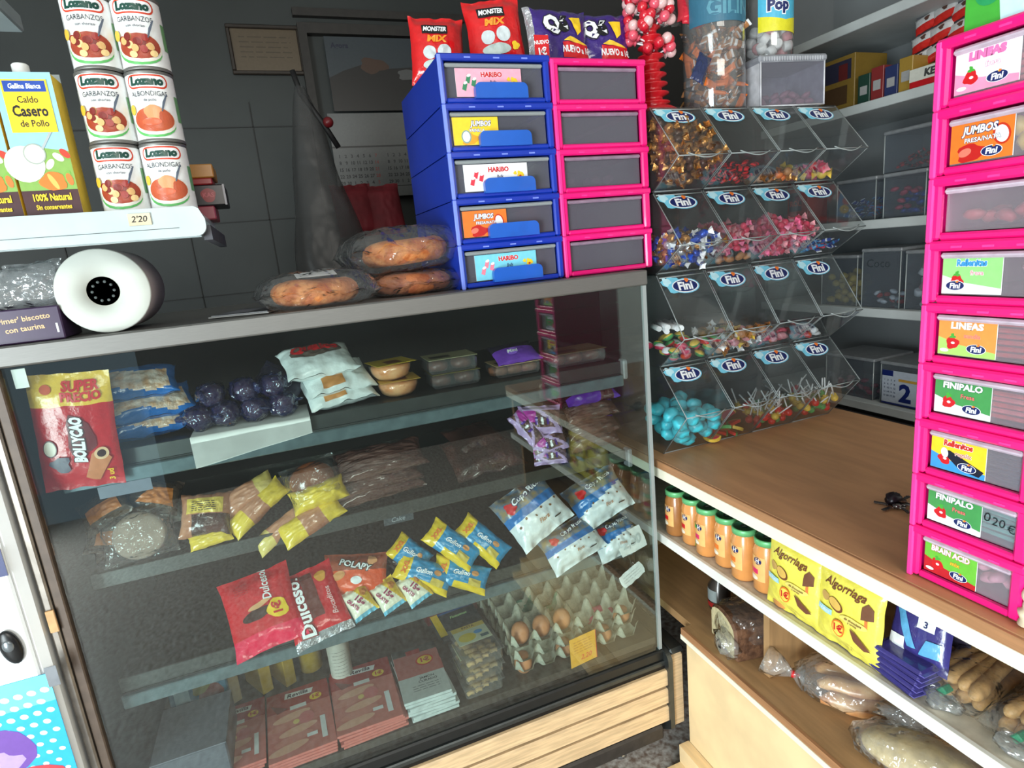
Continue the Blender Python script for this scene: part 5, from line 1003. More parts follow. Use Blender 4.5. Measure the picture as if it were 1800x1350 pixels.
for i, y in enumerate((.842, .714)):
    pack('biscuit_bag', 'biscuit bag', ('yellow chocolate biscuit bag with 1€ disc, next to the jars', 'yellow chocolate biscuit bag with 1€ disc, next to the blue wafers')[i], FR((.888, y, .786), (0, -1, 0), (-1, 0, .06)), .138, .166, .036, YB_, algor, seed=200 + i, wr=1.0, pinch=.03, back=YB_)
DB = MY(60, 54, 124); LB = MY(96, 170, 216)
def waf(A, w, h):
    A.poly([(-w * .4, h * .2), (-w * .25, h * .2), (w * .05, -h * .3), (-w * .1, -h * .3)], LB); A.rect(-w * .44, -h * .38, -w * .15, -h * .2, WH); A.rect(w * .02, h * .0, w * .3, h * .14, WH); A.text('3', w * .16, h * .07, h * .12, NAVY); A.poly([(w * .1, -h * .35), (w * .45, -h * .3), (w * .42, -h * .1), (w * .2, -h * .12)], LB); A.text('Wafer', -w * .12, h * .32, h * .14, P(190, 200, 230), rot=-.6, bold=.02)
pack('wafer_bag', 'wafer pack', 'dark blue wafer bag leaning beside the yellow biscuit bags', FR((.935, .612, .80), (0, -1, .1), (-1, 0, .35)), .105, .13, .035, DB, waf, seed=210)
pack('wafer_bag', 'wafer pack', 'dim dark bag behind the blue wafer bag', FR((1.01, .63, .80), (0, -1, .1), (-1, 0, .2)), .11, .12, .03, MY(50, 44, 60), lambda A, w, h: A.text('Oreo', 0, h * .2, h * .2, P(170, 110, 110)), seed=211)
w0 = None
for k in range(5):
    m = MB(); m.box((-.042, -.026, 0), (.042, .026, .0105), DB, .003); m.box((-.048, -.026, .004), (.048, .026, .006), MY(96, 90, 170)); o = m.build('wafer_bar', None, Matrix.Translation(Vector((.903, .622 - .002 * k, .7028 + .0112 * k))) @ Matrix.Rotation(1.45 + .03 * k, 4, 'Z')); tag(o, 'flat purple wafer bar, %s of five stacked below the blue wafer bag' % ('lowest', 'second', 'middle', 'fourth', 'topmost')[k], 'wafer bar', 'purple wafer bars')
STK = surf('breadstick', (206, 162, 104), .55, 0, .08, 50, bump=.3, sub=.05)
def sticks(cx, cy, label, seed, n=8):
    r = root('breadstick_bag', Matrix.Translation(Vector((cx, cy, .703))), label, 'breadsticks', 'clipped breadstick bags'); rg = random.Random(seed)
    for k in range(n):
        lx, rz = k % 4, k // 4; L = .072
        a = Vector((-.045 + rg.uniform(-.008, .012), .034 - .022 * lx, .013 + .020 * rz)); d = Vector((1, -.10 + .07 * lx + rg.uniform(-.04, .04), .05 + .12 * rz)).normalized()
        m = MB(); m.tube([a + d * L * t * 2 for t in (0, .04, .12, .3, .55, .8, .95, 1)], .0118, STK, 10, taper=[.3, .75, 1.05, 1, .92, 1, .85, .35]); m.build('breadstick', r)
    m = MB(); pillow(m, .20, .105, .062, FILM, seed=seed, e=4, wr=1.6, ends='u', bt=.5); m.build('film', r, T(.02, 0, .030))
    c = MB(); c.box((-.010, -.006, -.008), (.010, .006, .008), surf('green_clip', (10, 140, 96), .35), .002); c.build('clip', r, T(-.058, .004, .026) @ Matrix.Rotation(.6, 4, 'X'))
    b = MB(); b.ball((0, 0, 0), (.024, .030, .012), FILMW, 14, 9, f=lambda d: 1 + .4 * noise.noise(d * 4 + Vector((seed, 0, 0)))); b.build('bag_end', r, T(-.066, 0, .014))
for i, (cy, nm) in enumerate([(.548, 'beside the blue wafers'), (.440, 'behind the second clip from the wafers'), (.335, 'cut by the right edge of the photo')]):
    sticks(.965, cy, 'clear bag of breadsticks with a green clip, %s' % nm, 220 + i)
# lower shelf breads
LOAF = surf('dark_rye_loaf', (80, 52, 36), .6, 0, .2, 70, bump=.4, col2=(116, 80, 56)); CRUMB = surf('loaf_crumb', (206, 192, 150), .8, 0, .06, 60)
r = root('sliced_loaf', Matrix.Translation(Vector((1.01, 1.075, .451))) @ Matrix.Rotation(-.2, 4, 'Z'), 'bagged brown loaf lying left of the wooden divider', 'loaf')
def loafm(L, W, H, key, end):
    m = MB(); pr_ = [(-W / 2, 0), (W / 2, 0), (W / 2, H * .7)] + [(W / 2 * math.cos(a), H * .7 + H * .3 * math.sin(a)) for a in [PI * k / 8 for k in range(1, 8)]] + [(-W / 2, H * .7)]
    n = len(pr_); b = len(m.v); xs = [-L / 2, -L / 2 + .006, -L / 4, 0, L / 4, L / 2 - .006, L / 2]; sc = [.9, 1, 1, 1, 1, 1, .9]
    for x, s_ in zip(xs, sc): m.v += [(x, y * s_, H / 2 + (z - H / 2) * s_) for (y, z) in pr_]
    for j in range(len(xs) - 1):
        for i in range(n): m.face((b + j * n + i, b + j * n + (i + 1) % n, b + (j + 1) * n + (i + 1) % n, b + (j + 1) * n + i), key, False)
    m.face([b + i for i in range(n)][::-1], end); m.face([b + (len(xs) - 1) * n + i for i in range(n)], end); return m
loafm(.20, .125, .105, LOAF, CRUMB).build('loaf', r); m = MB(); m.ball((0, 0, .056), (.118, .072, .060), FILM, 22, 14, f=lambda d: (1.0 / max(abs(d.x), abs(d.y), abs(d.z)) ** .55) * .93 + .04 * noise.noise(d * 5)); m.build('film', r)
m = MB(); m.ball((-.105, -.03, .035), (.028, .045, .032), FILMW, 14, 9, f=lambda d: 1 + .5 * noise.noise(d * 3.5)); m.build('bag_end', r)
m = MB(); m.lathe([(.028, 0), (.031, .01), (.031, .07), (.018, .09), (.018, .11), (0, .112)], surf('dark_bottle', (60, 54, 50), .25, coat=.5), 20); A = Art(m, cyl(.031, 0, PI), maxl=.01); A.rect(-.02, .03, .02, .065, P(140, 150, 150)); A.rect(-.02, .012, .02, .026, P(150, 30, 30))
tag(m.build('bottle', None, Matrix.Translation(Vector((1.02, 1.235, .451)))), 'dim dark bottle in the corner behind the brown loaf', 'bottle')
r = root('bun_bag', Matrix.Translation(Vector((1.03, .835, .451))) @ Matrix.Rotation(-.75, 4, 'Z'), 'clear tied bag of long glazed buns with a red tie on the low shelf', 'bun bag')
BUNP = surf('glazed_bun', (204, 138, 86), .35, 0, .12, 26, coat=.4, col2=(232, 186, 130))
for k in range(5):
    m = MB(); a = Vector((-.055, -.052 + .026 * k, .024 + .018 * (k % 2))); m.tube([a + Vector((.020 * t, .004 * math.sin(t), .003 * math.sin(t * 1.4))) for t in range(8)], .019, BUNP, 12, taper=[.35, .8, 1, 1.05, 1.05, 1, .8, .35]); m.build('bun', r)
m = MB(); m.ball((.015, 0, .040), (.115, .082, .048), FILMW, 24, 14, f=lambda d: 1 + .14 * noise.noise(d * 3)); m.build('film', r)
m = MB(); m.tube([(-.085, 0, .035), (-.105, 0, .038), (-.135, .01, .045), (-.165, .02, .055)], .02, FILMW, 12, taper=[1.6, .35, 1.3, 1.8]); m.build('bag_neck', r); m = MB(); m.lathe([(.0075, -.005), (.0088, 0), (.0075, .005)], RED, 14, T(-.105, 0, .038) @ Matrix.Rotation(PI / 2, 4, 'Y')); m.build('tie', r)
r = root('bread_bag', Matrix.Translation(Vector((.985, .635, .451))) @ Matrix.Rotation(-1.05, 4, 'Z'), 'clear bag with a pale oval loaf nearest the camera on the low shelf', 'bread bag')
m = MB(); m.ball((0, 0, .036), (.098, .052, .036), surf('pale_loaf', (222, 194, 136), .5, 0, .1, 30, bump=.2), 24, 14); m.build('loaf', r); m = MB(); m.ball((0, 0, .038), (.115, .064, .042), FILMW, 24, 14, f=lambda d: 1 + .16 * noise.noise(d * 3.3)); m.build('film', r)
m = MB(); m.ball((-.03, .05, .070), (.05, .022, .018), FILMW, 16, 9, f=lambda d: 1 + .5 * noise.noise(d * 3)); m.build('bag_end', r)
# things on the counter
m = MB(); MET = surf('key_metal', (120, 112, 110), .25, .9, .1, 60)
p = at(1578, 888, 2, .925); rg = random.Random(2)
r = root('key_ring', Matrix.Translation(Vector((p.x, p.y, .921))), 'small dark bunch of keys lying on the brown countertop', 'keys')
m = MB(); m.tube([(.014 * math.cos(a), .014 * math.sin(a), .004) for a in [2 * PI * k / 16 for k in range(17)]], .0013, MET, 6); m.build('ring', r)
m = MB(); m.ball((.004, .012, .013), (.018, .014, .012), surf('dark_fob', (36, 28, 34), .3, .4), 14, 9, f=lambda d: 1 + .35 * noise.noise(d * 4)); m.ball((-.010, -.006, .007), (.009, .008, .006), MET, 12, 8, f=lambda d: 1 + .3 * noise.noise(d * 3)); m.build('fob', r)
for k in range(5):
    m = MB(); m.lathe([(0, 0), (.009, 0), (.009, .002), (0, .002)], (MET, DKB, MET)[k % 3], 12); m.box((-.0028, -.030, 0), (.0028, -.008, .002), MET); m.box((.0028, -.028, 0), (.0048, -.024, .002), MET); m.box((.0028, -.020, 0), (.0045, -.017, .002), MET); m.build('key', r, T(.012 * math.cos(k * 1.1 + 2), .012 * math.sin(k * 1.1 + 2), .001 + .0022 * k) @ Matrix.Rotation(k * 1.1 + 3.6, 4, 'Z'))
p = at(1792, 1085, 2, .93)
m = MB(); m.ball((0, 0, .02), (.016, .012, .022), surf('cream_figure', (240, 220, 190), .5), 16, 12, f=lambda d: 1 + .2 * math.sin(d.z * 9)); m.ball((0, 0, .05), (.013, .011, .013), 'cream_figure', 14, 9); tag(m.build('ornament', None, Matrix.Translation(Vector((p.x, p.y - .012, .9205)))), 'small cream ornament at the right edge beside the pink tower', 'ornament')
p = at(1400, 1346, 2, .09); m = MB(); m.box((-.03, -.02, 0), (.03, .02, .055), P(236, 40, 150), .004); m.box((-.045, -.012, .0), (-.031, .012, .065), WH, .002)
tag(m.build('pink_box', None, Matrix.Translation(Vector((p.x - .06, .80, .0285)))), 'pink and white pack on the lowest board, barely in view', 'box')
# ================================================================== on top of the sweet bins
ZB = 1.7975
RDP = surf('red_stand_plastic', (200, 20, 34), .3, 0, .04, 20, coat=.3)
p = at(1185, 175, 1, 1.40); r = root('lollipop_stand', Matrix.Translation(Vector((.965, 1.385, ZB))), 'red ribbed lollipop stand at the left end of the bins', 'lollipop stand')
m = MB(); pr_ = [(.062, 0), (.062, .006), (.050, .014)]
for k in range(9): z = .018 + k * .022; q = .044 - .0022 * k; pr_ += [(q * .62, z), (q, z + .006), (q, z + .009), (q * .6, z + .013)]
pr_ += [(.016, .24), (0, .245)]; m.lathe(pr_, RDP, 28); m.build('stand_body', r)
PKW = MY(226, 90, 110); lk = [candy_lolly(k, WH, .013, .055).build('lollipop') for k in (PKW, MY(206, 30, 50), MY(230, 190, 190))]
rg = random.Random(12)
for k in range(40):
    a = rg.uniform(PI * .75, PI * 2.1); z = .13 + .15 * rg.random(); q = .052
    o = lk[k % 3] if k < 3 else lk[k % 3].copy()
    if k >= 3: COL.objects.link(o)
    d = Vector((math.cos(a), math.sin(a), .55 if z < .12 else .3)).normalized(); pos = Vector((.965, 1.385, ZB)) + Vector((math.cos(a) * q, math.sin(a) * q, z + .01))
    o.matrix_world = Matrix.Translation(pos) @ (-d).to_track_quat('Z', 'Y').to_matrix().to_4x4(); tag(o, ('rose pink', 'deep red', 'pale pink')[k % 3] + ' lollipop stuck in the upper part of the red ribbed stand', 'lollipop', ('rose', 'red', 'pale')[k % 3] + ' lollipops in the red stand')
for k in range(2):
    m = MB(); fn = pillow(m, .085, .085, .03, MY(214, 40, 60) if k else FILM, seed=31 + k, wr=3)
    tag(m.build('sweet_bag', None, FRT(1165 + 50 * k, 22, y=1.42 - .02 * k, roll=10 - 25 * k, tilt=20)), ('clear crinkled sweet bag above the red stand', 'red crinkled sweet bag above the red stand')[k], 'bag')
jx = (at(1208, 100, 1, 1.40).x + at(1335, 100, 1, 1.40).x) / 2; JR = .078; jx = 1.160
def jarclear(name, M, R, H, label, cat, lidkey=None, band=None, art=None):
    r = root(name, M, label, cat); m = MB(); m.lathe([(R * .97, 0), (R, .006), (R, H - .01), (R * .94, H), (R * .92, H), (R * .98, H - .012), (R * .98, .006), (0, .004)], clear('jar_clear', (244, 244, 244), .06, .05, refl=1.4), 40); m.build('jar', r)
    if lidkey: l = MB(); l.lathe([(R * 1.02, H - .012), (R * 1.03, H + .02), (0, H + .022)], lidkey, 36); l.build('lid', r)
    if art:
        b = MB(); A = Art(b, cyl(R, 0, -PI / 2 - .35), maxl=.012); A.h = .0008; art(A, R, H); b.build('paper_label', r)
    return r
Mj = Matrix.Translation(Vector((jx, 1.385, ZB)))
jarclear('sweet_jar', Mj, JR, .30, 'big clear jar full of orange and brown wrapped toffees on the bins', 'jar', P(60, 110, 130), None, lambda A, R, H: (A.rect(-.09, .20, .13, .272, P(56, 110, 136)), A.text('GILIN', .02, .232, .05, P(90, 150, 170), bold=.03)))
scatter('orange_bar', 150, Mj, (-.050, .050, -.050, .050), .026, 'orange, brown or silver wrapped toffee bar inside the big jar', 'toffee bars in the big jar', floor=lambda x, y: .006, top=.205, seed=3, flat=1.3)
tx0, tx1 = 1.247, 1.447; Mt = Matrix.Translation(Vector(((tx0 + tx1) / 2 + .005, 1.375, ZB))) @ Matrix.Rotation(-.12, 4, 'Z')
r = root('sweet_tub', Mt, 'pale plastic tub with pink shells inside, on the right end of the bins', 'tub'); m = MB(); W_, D_, H_ = .196, .15, .112
TW = clear('tub_white', (236, 238, 240), .22, .15, body=(206, 206, 210)); TW2 = surf('tub_white_rim', (206, 206, 212), .4)
m.box((-W_ / 2, -D_ / 2, 0), (W_ / 2, -D_ / 2 + .002, H_), DRAWC); m.box((-W_ / 2, D_ / 2 - .002, 0), (W_ / 2, D_ / 2, H_), TW2); m.box((-W_ / 2, -D_ / 2 + .002, 0), (-W_ / 2 + .002, D_ / 2 - .002, H_), TW2); m.box((W_ / 2 - .002, -D_ / 2 + .002, 0), (W_ / 2, D_ / 2 - .002, H_), TW2); m.box((-W_ / 2 + .002, -D_ / 2 + .002, 0), (W_ / 2 - .002, D_ / 2 - .002, .002), TW2)
for s_ in (-1, 1): m.tube([(s_ * (W_ / 2 - .001), -D_ / 2 - .001, 0), (s_ * (W_ / 2 - .001), -D_ / 2 - .001, H_)], .002, TW2, 6)
m.tube([(-W_ / 2, -D_ / 2, .001), (W_ / 2, -D_ / 2, .001)], .0022, TW2, 6); m.build('tub_body', r)
m = MB(); m.box((-W_ / 2 - .006, -D_ / 2 - .006, H_ - .006), (W_ / 2 + .006, D_ / 2 + .006, H_ + .012), surf('grey_lid', (150, 152, 160), .4), .005)
for k in range(24): m.box((-W_ / 2 + .006 + k * .0077, -D_ / 2 - .007, H_ - .004), (-W_ / 2 + .0085 + k * .0077, -D_ / 2 - .006, H_ + .006), surf('lid_rib', (190, 192, 198), .4))
m.build('lid', r)
scatter('pale', 46, Mt, (-W_ / 2 + .018, W_ / 2 - .018, -D_ / 2 + .016, D_ / 2 - .02), .022, 'pale pink jelly shell inside the white tub on the bins', 'pink shells in the tub', floor=lambda x, y: .003, top=.075, seed=9)
Mm = Matrix.Translation(Vector((1.332, 1.375, ZB + .125)))
jarclear('sweet_jar', Mm, .062, .19, 'clear jar of marshmallows with a blue and yellow label, on the white tub', 'jar', P(70, 130, 160), None, lambda A, R, H: (A.rect(-.05, .085, .085, .165, P(80, 180, 214)), A.poly([(-.05, .062), (.085, .055), (.085, .10), (.02, .085), (-.05, .10)], P(222, 214, 40)), A.text('Pop', -.0, .120, .036, NAVY, bold=.05, out=WH), A.blob(.0, .15, .018, YEL, 3), A.rect(.066, .058, .08, .07, WH)))
scatter('mallow', 30, Mm, (-.038, .038, -.038, .038), .025, 'white or pink marshmallow inside the jar with the blue label', 'marshmallows in the jar', floor=lambda x, y: .006, top=.10, seed=4, flat=1.4)
m = MB(); fn = pillow(m, .09, .036, .016, MY(40, 50, 90), wr=3, seed=5); tag(m.build('chocolate_bar', None, FRT(1232, 120, y=1.30, roll=55, tilt=20, dy=.0)), 'dark blue wrapped bar leaning on the big toffee jar', 'chocolate bar')
# ================================================================== bags on the drawer units
ZU = ZT + 5 * .0965
RB = MY(214, 20, 26)
for i, (x, y, yw, ro) in enumerate([(.462, 1.55, -6, 4), (.570, 1.43, -10, -4)]):
    def art(A, w, h):
        A.rect(-w * .30, h * .20, w * .18, h * .34, BLK); A.text('MONSTER', -w * .06, h * .27, h * .10, WH, bold=.04, sx=.8, shear=.2); A.text('MIX', -w * .04, h * .12, h * .13, P(240, 150, 40), bold=.05, shear=.2, sx=1.3)
        A.ell(-w * .18, -h * .08, w * .12, h * .10, P(206, 214, 216)); A.ell(w * .10, -h * .06, w * .13, h * .11, P(206, 214, 216)); A.ell(-w * .05, -h * .26, w * .26, h * .08, P(190, 206, 200)); A.blob(w * .3, -h * .22, w * .07, YEL, 4)
    o = pack('snack_bag', 'snack bag', 'red snack bag standing on the blue drawer unit, %s' % ('left and further back', 'right, with header strip')[i], FR((x, y, ZU + .082), (math.cos(math.radians(yw)), math.sin(math.radians(yw)), .06 * (1 if i else -1)), (math.sin(math.radians(yw)), -math.cos(math.radians(yw)), .1)), .135, .160, .06, RB, art, seed=300 + i, wr=1.3, group='red snack bags')
p = at(805, 18, 1, 1.50)
for i, (x, yw) in enumerate([(.716, 3), (.836, -8)]):
    def art(A, w, h, i=i):
        A.ell(-w * .12, h * .18, w * .14, h * .20, P(46, 26, 90)); A.text('Qé', -w * .10, h * .18, h * .34, WH, bold=.07, out=BLK, ow=.05); A.poly([(w * .14, h * .30), (w * .34, h * .33), (w * .34, h * .10), (w * .26, h * .02)], YEL)
        A.rect(-w * .02, -h * .36, w * .44, -h * .12, RED); A.text('NUEVO a 1€', w * .21, -h * .24, h * .14, WH, bold=.04, sx=.75); A.poly([(-w * .0, -h * .10), (w * .12, -h * .02), (w * .4, -h * .12), (w * .4, -h * .14)], P(240, 200, 60))
        A.blob(-w * .34, -h * .22, w * .07, P(220, 90, 70), 3); A.text('Qé', -w * .34, -h * .08, h * .15, WH, bold=.06)
    pack('snack_bag', 'snack bag', 'purple snack bag with a red price band on the pink drawer unit, %s' % ('left', 'right')[i], FR((x, 1.40 + .02 * i, ZT + 5 * .0955 + .072), (math.cos(math.radians(yw)), math.sin(math.radians(yw)), 0), (math.sin(math.radians(yw)), -1, .15)), .168, .140, .055, lambda u, v: MY(56, 30, 120) if u > -.82 else surf('silver_film', (190, 190, 196), .2, .5, .1, 50, bump=.8), art, seed=310 + i, wr=1.5, ends='u', group='purple snack bags')
m = MB(); m.box((0, 0, 0), (.035, .001, .05), RED); A = Art(m, plane((0, 0, 0), (1, 0, 0), (0, 0, 1)), maxl=1); A.text('NUEVO', .0175, .035, .011, WH, bold=.03, rot=.1); A.text('1€', .0175, .016, .02, WH, bold=.04, rot=.1); tag(m.build('price_card', None, Matrix.Translation(Vector((.618, 1.32, ZT + 5 * .0965 + .001)))), 'small red price card between the two drawer units', 'price card')
# ================================================================== back of the shop
p0, p1 = at(410, 130, 1, 2.88), at(525, 45, 1, 2.88)
r = root('framed_notice', Matrix.Translation(Vector((p0.x, 2.898, p0.z))), 'dim brown framed notice on the tiled back wall', 'framed notice'); W_, H_ = p1.x - p0.x, p1.z - p0.z
m = MB()
for (a, b, c, d) in ((0, 0, W_, .015), (0, H_ - .015, W_, H_), (0, .015, .015, H_ - .015), (W_ - .015, .015, W_, H_ - .015)): m.box((a, -.018, b), (c, 0, d), surf('dark_wood_frame', (44, 34, 26), .5), .003)
m.build('frame', r); m = MB(); m.box((.015, -.008, .015), (W_ - .015, 0, H_ - .015), P(92, 78, 60)); A = Art(m, plane((0, -.008, 0), (1, 0, 0), (0, 0, 1)), maxl=1); A.scribble(W_ * .15, H_ * .75, W_ * .85, 5, H_ * .1, P(70, 60, 46), .004); m.build('notice', r)
q0, q1 = at(588, 195, 1, 2.84), at(745, 68, 1, 2.84)
m = MB(); m.box((q0.x, 2.845, q0.z), (q1.x, 2.85, q1.z), P(52, 60, 66)); A = Art(m, plane((q0.x, 2.845, q0.z), (1, 0, 0), (0, 0, 1)), maxl=1); W_, H_ = q1.x - q0.x, q1.z - q0.z
A.poly([(0, 0), (W_, 0), (W_, H_ * .62), (W_ * .6, H_ * .58), (W_ * .4, H_ * .66), (W_ * .15, H_ * .55), (0, H_ * .45)], P(28, 26, 26)); A.blob(W_ * .45, H_ * .62, W_ * .14, P(70, 48, 36), 3, sy=.5); A.blob(W_ * .8, H_ * .5, W_ * .12, P(88, 88, 88), 4, sy=.4); A.text('Agora', W_ * .14, H_ * .88, H_ * .10, P(20, 26, 50), bold=.03)
tag(m.build('landscape_poster'), 'dim landscape poster pinned in the back doorway above the calendar', 'poster')
q0, q1 = at(598, 350, 1, 2.82), at(745, 197, 1, 2.82)
m = MB(); m.box((q0.x, 2.825, q0.z), (q1.x, 2.83, q1.z), P(96, 98, 98)); A = Art(m, plane((q0.x, 2.825, q0.z), (1, 0, 0), (0, 0, 1)), maxl=1); W_, H_ = q1.x - q0.x, q1.z - q0.z
A.rect(0, H_ * .60, W_, H_ * .62, P(30, 30, 32))
A.h += A.st
for b in range(2):
    for i in range(7):
        for j in range(5):
            A.h -= A.st; A.text(str((i + j * 7) % 30 + 1), W_ * (.06 + .50 * b) + i * W_ * .062, H_ * (.50 - .08 * j), H_ * .055, P(130, 60, 56) if i == 6 else P(24, 26, 32), bold=.03)
A.rect(0, H_ * .12, W_, H_ * .13, P(30, 30, 32)); A.text('24 25 26 27 28', W_ * .4, H_ * .06, H_ * .06, P(30, 30, 36))
tag(m.build('wall_calendar'), 'grey wall calendar with two month grids below the dim poster', 'calendar')
m = MB(); hb = at(560, 300, 1, 2.3)
def hang(a, b):
    t = b; w_ = .015 + .115 * t ** .8; th = 2 * PI * a; k = 1 + .15 * noise.noise(Vector((math.cos(th) * 2, math.sin(th) * 2, t * 3)))
    return Vector((w_ * math.cos(th) * k + .02 * t, .05 * (.2 + t) * math.sin(th) * k, -.62 * t * (1 - .06 * math.cos(th))))
HB = clear('grey_bag_film', (205, 205, 205), .30, .35, bump=.6, bscale=9, refl=.5, body=(96, 96, 96))
m.grid(hang, 28, 20, HB); tp = at(518, 135, 1, 2.3); r = root('hanging_bag', Matrix.Translation(tp + Vector((.01, 0, -.03))), 'long grey see-through bag hanging from a dark strap by the doorway', 'bag'); m.build('bag', r)
m = MB(); m.tube([(-.015, 0, .05), (.0, 0, -.02), (.06, 0, -.12), (.10, 0, -.2)], .010, surf('dark_strap', (24, 22, 24), .6), 6); m.ball((.075, -.02, -.12), .018, P(110, 24, 30)); m.build('strap', r)
for k in range(2):
    p = at(625 + 50 * k, 375, 1, 2.5); m = MB(); fn = pillow(m, .16, .24, .09, surf('dim_red_cloth', (120, 22, 34), .7, 0, .1, 8), seed=44 + k, wr=1.5); tag(m.build('red_sack', None, FR(p, (1, .1, 0), (0, -1, .3))), 'dim red sack behind the ring breads, %s of two' % ('left', 'right')[k], 'sack')
m = MB(); m.box((.25, 2.40, 0), (.95, 2.62, 1.60), surf('dim_worktop', (44, 42, 40), .6), .004); tag(m.build('low_cupboard'), 'dark cupboard behind the display case carrying the red sacks', 'cupboard')
# ================================================================== goods on the wall shelving
def sbox(x, y, z, w_, d, h, key, label, art=None, name='sweet_box', cat='box', group='boxes on the wall shelving', yaw=0):
    """front faces -x; w_ runs towards the camera (-y)"""
    m = MB(); m.box((0, -w_, 0), (d, 0, h), key, .0015); A = Art(m, plane((0, 0, 0), (0, -1, 0), (0, 0, 1)), maxl=1)
    if art: art(A, w_, h)
    return tag(m.build(name, None, Matrix.Translation(Vector((x, y, z + .001))) @ Matrix.Rotation(yaw, 4, 'Z')), label, cat, group)
Z6, Z5, Z4, Z3 = 1.86, 1.48, 1.18, .84
sbox(1.925, 1.74, Z6, .14, .15, .17, P(120, 96, 40), 'brown and yellow display box at the far end of the top wall shelf', lambda A, w, h: (A.rect(w * .08, h * .55, w * .9, h * .92, P(40, 40, 60)), A.rect(w * .1, h * .1, w * .8, h * .45, P(70, 50, 30)), A.rect(w * .55, h * .55, w * .8, h * .85, P(90, 30, 30))))
for k in range(4): sbox(1.922, 1.585 - .048 * k, Z6, .044, .13, .09 + .01 * (k % 2), (P(30, 60, 50), P(120, 40, 40), P(40, 50, 90), P(150, 120, 50))[k], '%s carton in the row of small cartons on the top wall shelf' % ('dark green', 'dull red', 'navy', 'ochre')[k], lambda A, w, h: A.rect(w * .2, h * .3, w * .8, h * .6, P(150, 150, 150)))
sbox(1.915, 1.40, Z6, .18, .14, .055, P(176, 24, 30), 'red box with white lettering at the front of the top wall shelf', lambda A, w, h: (A.rect(0, h * .35, w, h, P(200, 200, 190)), A.text('KEUIS', w * .45, h * .66, h * .5, P(60, 60, 60), bold=.06, shear=.1)))
sbox(1.912, 1.218, Z6, .08, .12, .065, P(60, 130, 190), 'blue toy sweet box beside the red lettered box', lambda A, w, h: (A.ell(w * .3, h * .45, w * .16, h * .28, P(210, 60, 50)), A.ell(w * .65, h * .5, w * .18, h * .3, YEL), A.ell(w * .6, h * .55, w * .03, h * .05, BLK), A.ell(w * .7, h * .55, w * .03, h * .05, BLK)))
sbox(1.905, 1.130, Z6, .10, .12, .13, P(200, 30, 36), 'red edged box beside the pink tower on the top wall shelf', lambda A, w, h: A.rect(w * .12, h * .2, w * .9, h * .9, P(70, 70, 90)))
kw = MY(206, 206, 206); kr = MY(196, 40, 34)
for j in range(3):
    for i in range(5):
        y = 1.43 - .055 * i; z = Z6 + .075 + .055 * j + .01 * (i % 2)
        pack('chocolate_pack', 'chocolate pack', 'white and red chocolate pack, %s row of the display, %s' % (('lowest', 'middle', 'top')[j], ('first from far end', 'second from far end', 'middle one', 'second from tower', 'nearest the tower')[i]), FR((2.00 + .012 * j, y, z + .02), (0, -1, .25), (-1, 0, .25)), .075, .050, .025, lambda u, v: kr if v < -.2 else kw, lambda A, w, h: A.blob(w * .1, h * .15, h * .16, P(90, 60, 50), 2), seed=400 + i + 7 * j, ends='u', group='white and red chocolate packs')
m = MB(); m.box((2.03, 1.10, Z6 + .001), (2.035, 1.47, Z6 + .235), P(90, 90, 96)); tag(m.build('display_rack'), 'thin display board behind the white and red chocolate packs', 'display board')
def stub(x, y, z, w_, d, h, label, kind, n, lab, grp, lid=True, d_=.03):
    r = root('sweet_tub', (x, y, z + .001), label, 'tub', 'clear tubs on the wall shelving'); m = MB(); q = clear('tub_clear', (230, 234, 238), .14, .1, body=(150, 156, 162))
    m.box((0, -w_, 0), (.003, 0, h), q); m.box((.003, -w_, 0), (d, -w_ + .003, h), q); m.box((.003, -.003, 0), (d, 0, h), q); m.box((.003, -w_ + .003, 0), (d, -.003, .003), q)
    for yy in (-w_, 0): m.tube([(0, yy, 0), (0, yy, h)], .002, AEDGE, 5)
    m.build('tub_body', r)
    if lid: l = MB(); l.box((-.004, -w_ - .004, h), (d, .004, h + .012), surf('dim_lid', (130, 134, 138), .4), .003); l.build('lid', r)
    scatter(kind, n, Matrix.Translation(Vector((x, y, z))), (.02, .10, -w_ + .02, -.02), d_, lab, grp, floor=lambda a, b: .004, top=h * .8, seed=int(y * 100))
    return r
stub(1.93, 1.66, Z5, .15, .2, .13, 'clear tub of dark blue sweets on the second wall shelf', 'blue_bar', 22, 'dark blue sweet in the left tub of the second wall shelf', 'blue sweets in a wall tub')
stub(1.93, 1.48, Z5, .14, .2, .13, 'clear tub of blue and pink sweets in the middle of the second wall shelf', 'blue_pink', 26, 'blue or pink sweet in the middle tub of the second wall shelf', 'blue and pink sweets in a wall tub')
stub(1.93, 1.32, Z5, .15, .2, .14, 'clear tub of pink sweets beside the pink tower', 'pink_chunk', 22, 'pink sweet in the right tub of the second wall shelf', 'pink sweets in a wall tub')
stub(1.95, 1.50, Z5 + .145, .16, .18, .12, 'clear tub with dark wrapped sweets resting on the lower tubs', 'redblack', 16, 'dark wrapped sweet in the upper tub of the second wall shelf', 'dark sweets in a wall tub')
sbox(1.94, 1.90, Z5, .10, .1, .14, P(140, 34, 36), 'dim red and black packet at the far end of the second wall shelf', lambda A, w, h: (A.rect(w * .1, h * .4, w * .7, h * .9, P(40, 36, 60)), A.text('ROL', w * .4, h * .6, h * .2, P(170, 60, 50), bold=.04)))
stub(1.93, 1.72, Z4, .15, .2, .17, 'clear tub of yellow sweets on the third wall shelf', 'yellow_cube', 34, 'yellow sweet in the left tub of the third wall shelf', 'yellow sweets in a wall tub')
r = stub(1.93, 1.55, Z4, .14, .2, .19, 'clear tub with faint lettering and pale green sweets, third wall shelf', 'red_white', 14, 'pale sweet in the lettered tub of the third wall shelf', 'pale sweets in a wall tub')
